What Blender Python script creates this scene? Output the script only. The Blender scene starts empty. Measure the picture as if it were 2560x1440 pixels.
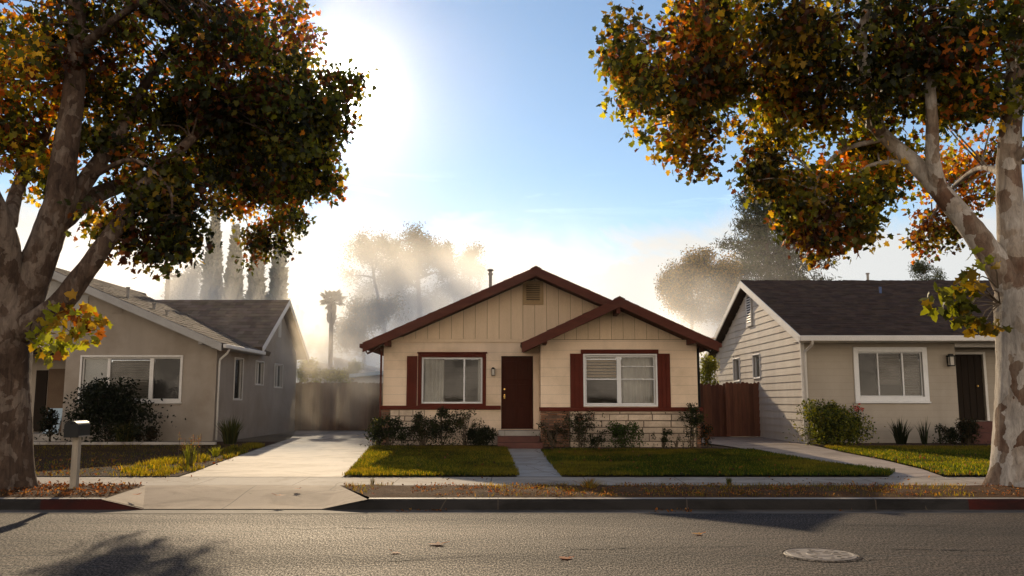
import bpy, math, random
import numpy as np
from mathutils import Vector, Matrix

random.seed(7)
RNG = np.random.default_rng(11)
S = bpy.context.scene
COL = S.collection
R = math.radians

# ------------------------------------------------------------------ camera
F = 2130.0
TH = math.atan(280.0 / F)
CT, ST = math.cos(TH), math.sin(TH)
CAMZ = 1.5
cam_d = bpy.data.cameras.new("camera")
cam = bpy.data.objects.new("camera", cam_d)
COL.objects.link(cam)
cam.location = (0, 0, CAMZ)
cam.rotation_euler = (math.pi / 2 + TH, 0, 0)
cam_d.sensor_width = 36
cam_d.lens = 36 * F / 2560
cam_d.clip_start = 0.1
cam_d.clip_end = 3000
S.camera = cam


def P(px, py, Y):
    """point at distance Y whose direction is the measured one"""
    u = (px - 1280) / F
    v = (720 - py) / F
    dx, dy, dz = u, CT - v * ST, ST + v * CT
    k = Y / dy
    return Vector((dx * k, Y, CAMZ + dz * k))


def XH(px, Y):
    return P(px, 1000, Y).x


def ZV(py, Y, px=1280):
    return P(px, py, Y).z


# ground heights of the lots
def gz(y):
    ys = [12.0, 12.15, 13.6, 14.8, 24, 60]
    zs = [0.15, 0.15, 0.175, 0.20, 0.25, 0.25]
    return float(np.interp(y, ys, zs))


def GP(px, py, dz=0.0):
    """ground point seen at that pixel"""
    z = 0.2
    for _ in range(12):
        v = (720 - py) / F
        dz_ = ST + v * CT
        k = (z - CAMZ) / dz_
        y = k * (CT - v * ST)
        z = gz(y) if y > 12.0 else 0.0
    return Vector(((px - 1280) / F * k, y, z + dz))


# ------------------------------------------------------------------ tagging
def tag(o, label=None, cat=None, group=None, kind=None):
    if label:
        o["label"] = label
    if cat:
        o["category"] = cat
    if group:
        o["group"] = group
    if kind:
        o["kind"] = kind
    return o


def thing(name, label, cat, loc=(0, 0, 0), group=None):
    o = bpy.data.objects.new(name, None)
    COL.objects.link(o)
    o.location = loc
    o.empty_display_size = 0.2
    return tag(o, label, cat, group)


def put_under(o, parent):
    if parent is not None:
        o.parent = parent
        # geometry is written in world space: undo the parents' offset
        m = Matrix.Translation(parent_loc(parent))
        o.matrix_parent_inverse = m.inverted()


def parent_loc(p):
    v = Vector((0, 0, 0))
    if p.type == "EMPTY":
        v = p.location.copy()
    return v


class MB:
    """collects polygons, then links them as ONE mesh object"""

    def __init__(self):
        self.v, self.f, self.c, self.m = [], [], [], []

    def poly(self, pts, c=(1, 1, 1), mi=0):
        b = len(self.v)
        self.v.extend([tuple(p) for p in pts])
        self.f.append(tuple(range(b, b + len(pts))))
        self.c.append(c)
        self.m.append(mi)

    def hexa(self, p, c=(1, 1, 1), mi=0):
        """p: 8 points, bottom 4 (ccw) then top 4"""
        b = len(self.v)
        self.v.extend([tuple(q) for q in p])
        for f in ((0, 3, 2, 1), (4, 5, 6, 7), (0, 1, 5, 4), (1, 2, 6, 5), (2, 3, 7, 6), (3, 0, 4, 7)):
            self.f.append(tuple(b + i for i in f))
            self.c.append(c)
            self.m.append(mi)

    def box(self, x0, x1, y0, y1, z0, z1, c=(1, 1, 1), mi=0):
        self.hexa([(x0, y0, z0), (x1, y0, z0), (x1, y1, z0), (x0, y1, z0),
                   (x0, y0, z1), (x1, y0, z1), (x1, y1, z1), (x0, y1, z1)], c, mi)

    def boxT(self, T, u0, u1, v0, v1, w0, w1, c=(1, 1, 1), mi=0):
        self.hexa([T(u0, v0, w1), T(u1, v0, w1), T(u1, v0, w0), T(u0, v0, w0),
                   T(u0, v1, w1), T(u1, v1, w1), T(u1, v1, w0), T(u0, v1, w0)], c, mi)

    def prism(self, pts, d, c=(1, 1, 1), mi=0):
        """polygon pts extruded by vector d"""
        d = Vector(d)
        a = [Vector(p) for p in pts]
        e = [p + d for p in a]
        self.poly(a[::-1], c, mi)
        self.poly(e, c, mi)
        n = len(a)
        for i in range(n):
            j = (i + 1) % n
            self.poly([a[i], a[j], e[j], e[i]], c, mi)

    def tube(self, path, rad, n=8, c=(1, 1, 1), mi=0, jit=0.0, cap=True, lobes=0.0, rnd=None):
        rnd = rnd or random
        path = [Vector(p) for p in path]
        rings = []
        up = Vector((0.13, 0.9, 0.31)).normalized()
        for i, p in enumerate(path):
            if i == 0:
                t = path[1] - path[0]
            elif i == len(path) - 1:
                t = path[-1] - path[-2]
            else:
                t = path[i + 1] - path[i - 1]
            t.normalize()
            a = t.cross(up)
            if a.length < 1e-3:
                a = t.cross(Vector((1, 0, 0)))
            a.normalize()
            b_ = t.cross(a)
            r = rad[i] if hasattr(rad, "__len__") else rad
            ring = []
            for k in range(n):
                an = 2 * math.pi * k / n
                rr = r * (1 + rnd.uniform(-jit, jit))
                q = p + (a * math.cos(an) + b_ * math.sin(an)) * rr
                ring.append(len(self.v))
                self.v.append(tuple(q))
            rings.append(ring)
        for i in range(len(rings) - 1):
            for k in range(n):
                j = (k + 1) % n
                self.f.append((rings[i][k], rings[i][j], rings[i + 1][j], rings[i + 1][k]))
                self.c.append(c)
                self.m.append(mi)
        if cap:
            for ring in (rings[0][::-1], rings[-1]):
                self.f.append(tuple(ring))
                self.c.append(c)
                self.m.append(mi)

    def build(self, name, mats, parent=None, smooth=False, kind=None):
        me = bpy.data.meshes.new(name)
        me.from_pydata(self.v, [], self.f)
        if not isinstance(mats, (list, tuple)):
            mats = [mats]
        for m in mats:
            me.materials.append(m)
        if len(mats) > 1:
            me.polygons.foreach_set("material_index", self.m)
        if True:
            at = me.color_attributes.new("Col", "FLOAT_COLOR", "CORNER")
            buf = []
            for f, c in zip(self.f, self.c):
                buf.extend((c[0], c[1], c[2], 1.0) * len(f))
            at.data.foreach_set("color", buf)
        if smooth:
            me.polygons.foreach_set("use_smooth", [True] * len(me.polygons))
        me.update()
        o = bpy.data.objects.new(name, me)
        COL.objects.link(o)
        put_under(o, parent)
        if kind:
            o["kind"] = kind
        return o


def bevel(o, w=0.008, seg=1):
    b = o.modifiers.new("bevel", "BEVEL")
    b.width = w
    b.segments = seg
    b.limit_method = "ANGLE"
    return o


def raw_mesh(name, verts, loops, starts, totals, mat, parent=None, vcol=None, kind=None, smooth=False):
    me = bpy.data.meshes.new(name)
    me.vertices.add(len(verts))
    me.vertices.foreach_set("co", np.asarray(verts, dtype=np.float32).ravel())
    me.loops.add(len(loops))
    me.loops.foreach_set("vertex_index", np.asarray(loops, dtype=np.int32))
    me.polygons.add(len(starts))
    me.polygons.foreach_set("loop_start", np.asarray(starts, dtype=np.int32))
    try:
        me.polygons.foreach_set("loop_total", np.asarray(totals, dtype=np.int32))
    except Exception:
        pass
    if vcol is not None:
        at = me.color_attributes.new("Col", "FLOAT_COLOR", "POINT")
        c = np.ones((len(verts), 4), dtype=np.float32)
        c[:, :3] = vcol
        at.data.foreach_set("color", c.ravel())
    me.materials.append(mat)
    if smooth:
        me.polygons.foreach_set("use_smooth", np.ones(len(starts), dtype=bool))
    me.update(calc_edges=True)
    me.validate()
    o = bpy.data.objects.new(name, me)
    COL.objects.link(o)
    put_under(o, parent)
    if kind:
        o["kind"] = kind
    return o


# leaf outlines: half outlines (x >= 0) from base to tip; unit length
HALF = {
    "maple": [(0, 0), (0.40, -0.10), (0.30, 0.16), (0.60, 0.40), (0.31, 0.50), (0.26, 0.78), (0, 1.05)],
    "oval": [(0, 0), (0.22, 0.25), (0.24, 0.55), (0, 1.0)],
    "needle": [(0, 0), (0.10, 0.35), (0, 1.0)],
}


def leaves(name, cen, size, col, mat, parent=None, shape="maple", droop=0.5, kind=None, aim=None):
    n = len(cen)
    h = np.array(HALF[shape], dtype=np.float64)
    k = len(h)
    right = np.column_stack([h[:, 0], h[:, 1], -0.28 * h[:, 0] - 0.10 * h[:, 1] ** 2])
    left = right[1:-1].copy()
    left[:, 0] *= -1
    base = np.vstack([right, left])            # k + k-2
    nv = len(base)
    ax = RNG.normal(size=(n, 3))
    ax[:, 2] -= droop * 1.6
    if aim is not None:
        ax += aim
    ax /= np.linalg.norm(ax, axis=1)[:, None]
    t = RNG.normal(size=(n, 3))
    t -= (t * ax).sum(1)[:, None] * ax
    t /= np.linalg.norm(t, axis=1)[:, None]
    nn = np.cross(t, ax)
    size = np.broadcast_to(np.asarray(size, dtype=np.float64), (n,))
    loc = (base[None, :, 0:1] * t[:, None, :] + base[None, :, 1:2] * ax[:, None, :] + base[None, :, 2:3] * nn[:, None, :])
    verts = (cen[:, None, :] + loc * size[:, None, None]).reshape(-1, 3)
    fr = np.arange(k)
    fl = np.concatenate([[0], [k - 1], np.arange(nv - 1, k - 1, -1)])
    lp = np.concatenate([fr, fl])
    loops = (np.arange(n)[:, None] * nv + lp[None, :]).ravel()
    tot = np.tile([len(fr), len(fl)], n)
    st = np.concatenate([[0], np.cumsum(tot)[:-1]])
    vc = np.repeat(col, nv, axis=0)
    return raw_mesh(name, verts, loops, st, tot, mat, parent, vc, kind)


def blades(name, base, hgt, wid, col, mat, parent=None, lean=0.4, kind=None, bend=None):
    """grass / strap blades: two-segment tapering strips"""
    n = len(base)
    an = RNG.uniform(0, 2 * math.pi, n)
    d = np.column_stack([np.cos(an), np.sin(an), np.zeros(n)])
    an2 = RNG.uniform(0, 2 * math.pi, n)
    l = np.column_stack([np.cos(an2), np.sin(an2), np.zeros(n)]) * (RNG.uniform(0, lean, n) * hgt)[:, None]
    if bend is not None:
        l = l + bend * hgt[:, None]
    up = np.column_stack([np.zeros(n), np.zeros(n), hgt])
    w = (wid * 0.5)[:, None] if hasattr(wid, "__len__") else wid * 0.5
    v0 = base - d * w
    v1 = base + d * w
    m = base + up * 0.6 + l * 0.35
    v2 = m + d * w * 0.8
    v3 = m - d * w * 0.8
    tip = base + up + l
    verts = np.stack([v0, v1, v2, v3, tip], axis=1).reshape(-1, 3)
    lp = np.array([0, 1, 2, 3, 3, 2, 4])
    loops = (np.arange(n)[:, None] * 5 + lp[None, :]).ravel()
    tot = np.tile([4, 3], n)
    st = np.concatenate([[0], np.cumsum(tot)[:-1]])
    vc = np.repeat(col, 5, axis=0)
    return raw_mesh(name, verts, loops, st, tot, mat, parent, vc, kind)


# ------------------------------------------------------------------ materials
class NT:
    def __init__(self, tree):
        self.t = tree
        self.n = tree.nodes
        self.l = tree.links

    def new(self, typ, **kw):
        nd = self.n.new(typ)
        for k, v in kw.items():
            if k in ("inp",):
                for a, b in v.items():
                    nd.inputs[a].default_value = b
            else:
                setattr(nd, k, v)
        return nd

    def link(self, a, b):
        self.l.new(a, b)

    def math(self, op, a, b=None, clamp=False, c=None):
        nd = self.n.new("ShaderNodeMath")
        nd.operation = op
        nd.use_clamp = clamp
        for i, x in enumerate((a, b, c)):
            if x is None:
                continue
            if hasattr(x, "links"):
                self.l.new(x, nd.inputs[i])
            else:
                nd.inputs[i].default_value = x
        return nd.outputs[0]

    def ramp(self, fac, stops, interp="LINEAR"):
        nd = self.n.new("ShaderNodeValToRGB")
        el = nd.color_ramp.elements
        nd.color_ramp.interpolation = interp
        while len(el) < len(stops):
            el.new(0.5)
        for e, (p, c) in zip(el, stops):
            e.position = p
            e.color = (c[0], c[1], c[2], 1) if hasattr(c, "__len__") else (c, c, c, 1)
        self.l.new(fac, nd.inputs[0])
        return nd.outputs[0]

    def mix(self, fac, a, b, mode="MIX"):
        nd = self.n.new("ShaderNodeMix")
        nd.data_type = "RGBA"
        nd.blend_type = mode
        for i, x in ((0, fac), (6, a), (7, b)):
            if hasattr(x, "links"):
                self.l.new(x, nd.inputs[i])
            elif hasattr(x, "__len__"):
                nd.inputs[i].default_value = (x[0], x[1], x[2], 1)
            else:
                nd.inputs[i].default_value = x
        return nd.outputs[2]

    def noise(self, scale, detail=4, rough=0.55, vec=None, dist=0.0):
        nd = self.n.new("ShaderNodeTexNoise")
        nd.inputs["Scale"].default_value = scale
        nd.inputs["Detail"].default_value = detail
        nd.inputs["Roughness"].default_value = rough
        nd.inputs["Distortion"].default_value = dist
        if vec is not None:
            self.l.new(vec, nd.inputs["Vector"])
        return nd.outputs["Fac"]

    def coord(self, which="Object", scale=None, rot=None):
        tc = self.n.new("ShaderNodeTexCoord")
        out = tc.outputs[which]
        if scale or rot:
            mp = self.n.new("ShaderNodeMapping")
            if scale:
                mp.inputs["Scale"].default_value = scale
            if rot:
                mp.inputs["Rotation"].default_value = rot
            self.l.new(out, mp.inputs["Vector"])
            out = mp.outputs[0]
        return out


def new_mat(name):
    m = bpy.data.materials.new(name)
    m.use_nodes = True
    t = NT(m.node_tree)
    b = m.node_tree.nodes["Principled BSDF"]
    return m, t, b


def surf(name, c1, c2=None, scale=3.0, rough=0.8, bump=0.0, bscale=40.0, attr=False, spec=0.3, stretch=None,
         dirt=None, metal=0.0, lines=None, dirt_scale=0.8):
    """general surface: two tones by noise, fine speckle, optional dirt and board lines"""
    m, t, b = new_mat(name)
    c2 = c2 or tuple(x * 0.75 for x in c1)
    co = t.coord("Object", stretch)
    n1 = t.noise(scale, 6, 0.6, co)
    f = t.ramp(n1, [(0.3, 0.0), (0.7, 1.0)])
    col = t.mix(f, c1, c2)
    n2 = t.noise(bscale, 3, 0.7, co)
    col = t.mix(1.0, col, t.ramp(n2, [(0.25, 0.82), (0.75, 1.12)]), "MULTIPLY")
    if attr:
        a = t.new("ShaderNodeVertexColor", layer_name="Col")
        col = t.mix(1.0, col, a.outputs[0], "MULTIPLY")
    if dirt:
        st = t.noise(1.0, 5, 0.6, t.coord("Object", (2.2, 2.2, 0.30)))
        col = t.mix(1.0, col, t.ramp(st, [(0.30, 0.90), (0.55, 1.0), (0.75, 1.04)]), "MULTIPLY")
        n3 = t.noise(dirt_scale, 8, 0.65, t.coord("Object"))
        col = t.mix(t.ramp(n3, [(0.48, 0.0), (0.72, 0.8)]), col, dirt)
    hgt = n2
    if lines:
        axis, step, wdt, dark = lines
        sx = t.new("ShaderNodeSeparateXYZ")
        t.link(t.coord("Object"), sx.inputs[0])
        fr = t.math("FRACT", t.math("DIVIDE", sx.outputs[axis], step))
        ln = t.math("LESS_THAN", fr, wdt / step)
        col = t.mix(ln, col, t.mix(1.0, col, (dark, dark, dark), "MULTIPLY"))
        hgt = t.math("SUBTRACT", t.math("MULTIPLY", n2, 0.3), ln)
    t.link(col, b.inputs["Base Color"])
    b.inputs["Roughness"].default_value = rough
    b.inputs["Specular IOR Level"].default_value = spec
    b.inputs["Metallic"].default_value = metal
    if bump:
        bp = t.new("ShaderNodeBump")
        bp.inputs["Strength"].default_value = bump
        bp.inputs["Distance"].default_value = 0.02
        t.link(hgt, bp.inputs["Height"])
        t.link(bp.outputs[0], b.inputs["Normal"])
    return m


def leaf_mat(name, trans=0.45, tint=(1.5, 1.25, 0.5), rough=0.55, gain=1.0):
    m, t, b = new_mat(name)
    a = t.new("ShaderNodeVertexColor", layer_name="Col")
    n = t.noise(2.2, 3, 0.6, t.coord("Object"))
    col = t.mix(1.0, a.outputs[0], t.ramp(n, [(0.3, 0.7 * gain), (0.7, 1.25 * gain)]), "MULTIPLY")
    t.link(col, b.inputs["Base Color"])
    b.inputs["Roughness"].default_value = rough
    b.inputs["Specular IOR Level"].default_value = 0.25
    tr = t.new("ShaderNodeBsdfTranslucent")
    t.link(t.mix(1.0, col, tint, "MULTIPLY"), tr.inputs[0])
    mx = t.new("ShaderNodeMixShader")
    mx.inputs[0].default_value = trans
    t.link(b.outputs[0], mx.inputs[1])
    t.link(tr.outputs[0], mx.inputs[2])
    out = m.node_tree.nodes["Material Output"]
    t.link(mx.outputs[0], out.inputs[0])
    return m


def glass_mat(name, tint=(0.70, 0.72, 0.72), refl=0.014):
    m, t, b = new_mat(name)
    tr = t.new("ShaderNodeBsdfTransparent")
    tr.inputs[0].default_value = (*tint, 1)
    gl = t.new("ShaderNodeBsdfGlossy")
    gl.inputs["Roughness"].default_value = 0.03
    n = t.noise(1.3, 2, 0.5, t.coord("Object"))
    bp = t.new("ShaderNodeBump")
    bp.inputs["Strength"].default_value = 0.08
    bp.inputs["Distance"].default_value = 0.05
    t.link(n, bp.inputs["Height"])
    t.link(bp.outputs[0], gl.inputs["Normal"])
    lw = t.new("ShaderNodeLayerWeight")
    lw.inputs[0].default_value = 0.35
    fac = t.math("MULTIPLY_ADD", lw.outputs["Fresnel"], 0.18, c=refl, clamp=True)
    mx = t.new("ShaderNodeMixShader")
    t.link(fac, mx.inputs[0])
    t.link(tr.outputs[0], mx.inputs[1])
    t.link(gl.outputs[0], mx.inputs[2])
    t.link(mx.outputs[0], m.node_tree.nodes["Material Output"].inputs[0])
    return m


M = {}
M["cream"] = surf("cream_paint", (0.83, 0.645, 0.465), (0.77, 0.59, 0.42), 1.2, 0.75, 0.25, 60, lines=(2, 0.235, 0.010, 0.72), dirt=(0.50, 0.38, 0.25))
M["cream_plain"] = surf("cream_plain", (0.81, 0.625, 0.45), (0.75, 0.57, 0.405), 1.4, 0.8, 0.2, 70, dirt=(0.5, 0.37, 0.24))
M["cream_board"] = surf("cream_boards", (0.77, 0.585, 0.395), (0.69, 0.52, 0.345), 1.6, 0.8, 0.25, 50, attr=True, stretch=(3, 3, 0.5))
M["cream_dark"] = surf("cream_shadow_groove", (0.30, 0.21, 0.12), (0.25, 0.17, 0.1), 3, 0.9)
M["vent_tan"] = surf("vent_tan", (0.42, 0.29, 0.15), (0.36, 0.24, 0.12), 3, 0.8, 0.1)
M["redtrim"] = surf("oxblood_paint", (0.105, 0.019, 0.010), (0.075, 0.014, 0.008), 2.5, 0.7, 0.15, 50, spec=0.12)
M["redfascia"] = surf("oxblood_fascia", (0.115, 0.034, 0.020), (0.075, 0.022, 0.014), 2.0, 0.7, 0.2, 40, spec=0.15, stretch=(1, 1, 4))
M["door_red"] = surf("door_oxblood", (0.050, 0.012, 0.006), (0.036, 0.009, 0.005), 2.0, 0.65, 0.2, 30, spec=0.08, stretch=(8, 8, 0.6))
M["white"] = surf("white_paint", (0.76, 0.75, 0.73), (0.68, 0.67, 0.65), 2.5, 0.5, 0.05, 60)
M["white_trim"] = surf("white_wood_trim", (0.72, 0.68, 0.62), (0.62, 0.58, 0.52), 2.0, 0.6, 0.1, 40)
M["grey_trim"] = surf("grey_trim", (0.42, 0.40, 0.37), (0.34, 0.32, 0.29), 2.0, 0.65, 0.1, 40)
M["stucco"] = surf("grey_stucco", (0.36, 0.305, 0.245), (0.31, 0.26, 0.205), 0.9, 0.9, 0.35, 90, dirt=(0.235, 0.185, 0.135))
M["stucco_pale"] = surf("pale_panel", (0.55, 0.52, 0.47), (0.5, 0.47, 0.42), 1.5, 0.7)
M["greige"] = surf("greige_siding", (0.40, 0.345, 0.275), (0.36, 0.31, 0.245), 1.0, 0.85, 0.25, 70, lines=(2, 0.20, 0.008, 0.8), dirt=(0.31, 0.26, 0.20))
M["siding"] = surf("lap_siding", (0.64, 0.57, 0.48), (0.56, 0.49, 0.41), 1.3, 0.75, 0.2, 50, attr=True, dirt=(0.45, 0.38, 0.31))
M["stone"] = surf("pale_stone", (0.64, 0.505, 0.37), (0.50, 0.39, 0.285), 5, 0.85, 0.5, 30, attr=True, dirt=(0.36, 0.27, 0.19), dirt_scale=2.5)
M["brick"] = surf("brown_brick", (0.26, 0.13, 0.075), (0.16, 0.08, 0.045), 6, 0.85, 0.5, 30, attr=True)
M["mortar"] = surf("mortar", (0.16, 0.12, 0.085), (0.11, 0.08, 0.06), 6, 0.95, 0.3)
M["step_brick"] = surf("step_brick_red", (0.11, 0.042, 0.030), (0.075, 0.028, 0.022), 5, 0.8, 0.3, 40)
M["shingle_red"] = surf("red_brown_shingle", (0.16, 0.075, 0.05), (0.10, 0.045, 0.03), 4, 0.9, 0.5, 60, attr=True, spec=0.08)
M["shingle_dark"] = surf("dark_brown_shingle", (0.088, 0.058, 0.042), (0.052, 0.035, 0.026), 3, 0.9, 0.5, 60, attr=True, spec=0.08)
M["shingle_grey"] = surf("grey_brown_shingle", (0.20, 0.155, 0.115), (0.14, 0.105, 0.08), 3, 0.92, 0.5, 60, attr=True, spec=0.08)
M["dark"] = surf("dark_interior", (0.018, 0.015, 0.012), (0.012, 0.01, 0.008), 3, 0.9)
M["black"] = surf("black_metal", (0.008, 0.008, 0.008), (0.014, 0.013, 0.012), 4, 0.5, 0.05, 40, spec=0.18)
M["brass"] = surf("brass", (0.55, 0.36, 0.12), (0.45, 0.28, 0.08), 4, 0.3, metal=1.0)
M["galv"] = surf("galvanised", (0.34, 0.31, 0.27), (0.25, 0.22, 0.19), 4, 0.5, metal=0.5)
M["curtain"] = surf("curtain", (0.60, 0.55, 0.47), (0.46, 0.42, 0.36), 2, 0.9)
M["sheer"] = surf("sheer_curtain", (0.24, 0.20, 0.155), (0.17, 0.14, 0.105), 3, 0.9)
M["screen"] = surf("insect_screen", (0.05, 0.042, 0.034), (0.04, 0.034, 0.028), 2, 0.8)
M["darkdoor"] = surf("dark_brown_door", (0.012, 0.008, 0.005), (0.020, 0.012, 0.007), 2, 0.6, 0.2, 30, spec=0.08, stretch=(8, 8, 0.5))
M["gatewood"] = surf("redwood_boards", (0.17, 0.065, 0.035), (0.10, 0.038, 0.022), 2.5, 0.8, 0.4, 30, attr=True, stretch=(5, 5, 0.6))
M["fencewood"] = surf("weathered_fence", (0.19, 0.115, 0.068), (0.12, 0.070, 0.042), 2.5, 0.85, 0.4, 30, attr=True, stretch=(5, 5, 0.6))
M["postwood"] = surf("bleached_post", (0.34, 0.29, 0.22), (0.24, 0.20, 0.15), 3, 0.85, 0.4, 40, stretch=(8, 8, 0.8))
M["polewood"] = surf("pole_wood", (0.10, 0.075, 0.055), (0.07, 0.05, 0.04), 3, 0.9, 0.2)
M["glass"] = glass_mat("window_glass")
M["leaf_plane"] = leaf_mat("plane_leaves", 0.5, (3.2, 2.9, 0.8))
M["leaf_shoot"] = leaf_mat("shoot_leaves", 0.55, (1.7, 1.6, 0.5))
M["leaf_far"] = leaf_mat("far_leaves", 0.3, (1.3, 1.15, 0.7))
M["leaf_shrub"] = leaf_mat("shrub_leaves", 0.4, (2.4, 2.2, 0.6))
M["grass"] = leaf_mat("grass_blades", 0.6, (7.4, 7.0, 1.2), 0.7)
M["litter"] = leaf_mat("dry_leaves", 0.35, (2.2, 1.6, 0.7), 0.7)
M["stem"] = surf("stem_bark", (0.10, 0.07, 0.045), (0.07, 0.05, 0.03), 6, 0.9)


def bark_mat(name, pale, mid, dark, patch=2.2, peel=0.5, vw=0.5, bump=0.7):
    m, t, b = new_mat(name)
    co = t.coord("Object")
    vo = t.new("ShaderNodeTexVoronoi")
    vo.inputs["Scale"].default_value = patch
    nz = t.new("ShaderNodeTexNoise")
    nz.inputs["Scale"].default_value = 3.0
    nz.inputs["Detail"].default_value = 6
    t.link(co, nz.inputs["Vector"])
    mp = t.mix(0.30, co, nz.outputs["Color"])
    ms = t.new("ShaderNodeMapping")
    ms.inputs["Scale"].default_value = (1.6, 1.6, 0.8)
    t.link(mp, ms.inputs["Vector"])
    t.link(ms.outputs[0], vo.inputs["Vector"])
    sp = t.new("ShaderNodeSeparateColor")
    t.link(vo.outputs["Color"], sp.inputs[0])
    n2 = t.noise(1.1, 5, 0.65, co)
    f = t.math("MULTIPLY_ADD", n2, 0.6, c=t.math("MULTIPLY_ADD", sp.outputs[0], vw, c=0.25 - vw / 2))
    col = t.ramp(f, [(0.30, dark), (0.40 + 0.2 * (1 - peel), mid), (0.62, pale), (0.8, tuple(min(1, x * 1.15) for x in pale))])
    n3 = t.noise(11, 8, 0.78, t.coord("Object", (1, 1, 0.25)), 0.8)
    col = t.mix(1.0, col, t.ramp(n3, [(0.3, 0.42), (0.55, 1.0), (0.75, 1.4)]), "MULTIPLY")
    t.link(col, b.inputs["Base Color"])
    b.inputs["Roughness"].default_value = 0.85
    b.inputs["Specular IOR Level"].default_value = 0.2
    bp = t.new("ShaderNodeBump")
    bp.inputs["Strength"].default_value = bump
    bp.inputs["Distance"].default_value = 0.04
    t.link(t.math("ADD", n3, t.math("MULTIPLY", f, 0.8)), bp.inputs["Height"])
    t.link(bp.outputs[0], b.inputs["Normal"])
    return m


M["bark_rough"] = bark_mat("brown_grey_bark", (0.215, 0.160, 0.120), (0.125, 0.080, 0.054), (0.035, 0.019, 0.012), 9.0, 0.2, 0.20, 1.8)
M["bark_pale"] = bark_mat("mottled_pale_bark", (0.40, 0.35, 0.295), (0.29, 0.225, 0.165), (0.13, 0.070, 0.042), 4.2, 0.6, 0.5, 0.8)


def asphalt():
    m, t, b = new_mat("asphalt")
    co = t.coord("Object")
    n1 = t.noise(0.35, 6, 0.6, t.coord("Object", (0.35, 1.6, 1)))
    n2 = t.noise(66, 3, 0.85, t.coord("Object", (1, 0.30, 1)))
    n3 = t.noise(5, 7, 0.8, t.coord("Object", (0.5, 1.2, 1)))
    col = t.mix(t.ramp(n1, [(0.35, 0), (0.68, 1)]), (0.058, 0.036, 0.022), (0.020, 0.013, 0.008))
    col = t.mix(1.0, col, t.ramp(n2, [(0.34, 0.10), (0.5, 0.7), (0.64, 3.4)]), "MULTIPLY")
    col = t.mix(1.0, col, t.ramp(n3, [(0.35, 0.62), (0.65, 1.25)]), "MULTIPLY")
    # tar seams and cracks wandering along the road
    sx = t.new("ShaderNodeSeparateXYZ")
    t.link(co, sx.inputs[0])
    wob = t.noise(1.1, 8, 0.7, t.coord("Object", (1, 0.05, 1)))
    for y0, amp, wd, msk in ((8.55, 0.22, 0.022, 0.47), (8.0, 0.6, 0.016, 0.56), (10.1, 0.35, 0.020, 0.54)):
        yy = t.math("MULTIPLY_ADD", wob, amp, c=y0 - amp / 2)
        d = t.math("ABSOLUTE", t.math("SUBTRACT", sx.outputs[1], yy))
        ln = t.math("LESS_THAN", d, wd)
        mk = t.math("GREATER_THAN", t.noise(0.45, 3, 0.6, t.coord("Object", (1, 0.1, 1), None)), msk)
        ln = t.math("MULTIPLY", ln, mk)
        col = t.mix(t.math("MULTIPLY", ln, 0.8), col, (0.012, 0.010, 0.009))
    t.link(col, b.inputs["Base Color"])
    rg = t.math("ADD", t.ramp(n1, [(0.3, 0.0), (0.7, 0.14)]), t.ramp(n2, [(0.36, 0.88), (0.62, 0.54)]))
    t.link(rg, b.inputs["Roughness"])
    t.link(t.ramp(n2, [(0.36, 0.06), (0.66, 0.40)]), b.inputs["Specular IOR Level"])
    b.inputs["Specular IOR Level"].default_value = 0.24
    bp = t.new("ShaderNodeBump")
    bp.inputs["Strength"].default_value = 0.8
    bp.inputs["Distance"].default_value = 0.02
    t.link(t.math("ADD", n2, t.math("MULTIPLY", n3, 0.4)), bp.inputs["Height"])
    t.link(bp.outputs[0], b.inputs["Normal"])
    return m


def concrete(name, c1, c2, stain, rough=0.6, spec=0.4, joints=None):
    m, t, b = new_mat(name)
    co = t.coord("Object")
    n1 = t.noise(0.7, 7, 0.62, co)
    n2 = t.noise(90, 3, 0.75, co)
    n3 = t.noise(1.3, 7, 0.68, t.coord("Object", (0.7, 1.0, 1)), 1.0)
    col = t.mix(t.ramp(n1, [(0.35, 0), (0.65, 1)]), c1, c2)
    col = t.mix(t.ramp(n3, [(0.46, 0.0), (0.64, 0.85)]), col, stain)
    col = t.mix(1.0, col, t.ramp(n2, [(0.25, 0.72), (0.75, 1.15)]), "MULTIPLY")
    if joints:
        sx = t.new("ShaderNodeSeparateXYZ")
        t.link(co, sx.inputs[0])
        for ax, step, off, w in joints:
            fr = t.math("FRACT", t.math("DIVIDE", t.math("ADD", sx.outputs[ax], off), step))
            ln = t.math("LESS_THAN", fr, w / step)
            col = t.mix(t.math("MULTIPLY", ln, 0.75), col, (0.08, 0.06, 0.045))
    # hairline cracks
    vo = t.new("ShaderNodeTexVoronoi", feature="DISTANCE_TO_EDGE")
    vo.inputs["Scale"].default_value = 0.45
    nz = t.new("ShaderNodeTexNoise")
    nz.inputs["Scale"].default_value = 1.5
    nz.inputs["Detail"].default_value = 7
    t.link(co, nz.inputs["Vector"])
    t.link(t.mix(0.22, co, nz.outputs["Color"]), vo.inputs["Vector"])
    ck = t.math("LESS_THAN", vo.outputs["Distance"], 0.0035)
    mk = t.math("GREATER_THAN", t.noise(0.6, 2, 0.5, co), 0.52)
    col = t.mix(t.math("MULTIPLY", t.math("MULTIPLY", ck, mk), 0.7), col, (0.09, 0.07, 0.05))
    t.link(col, b.inputs["Base Color"])
    b.inputs["Roughness"].default_value = rough
    b.inputs["Specular IOR Level"].default_value = spec
    bp = t.new("ShaderNodeBump")
    bp.inputs["Strength"].default_value = 0.25
    bp.inputs["Distance"].default_value = 0.01
    t.link(n2, bp.inputs["Height"])
    t.link(bp.outputs[0], b.inputs["Normal"])
    return m


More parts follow.
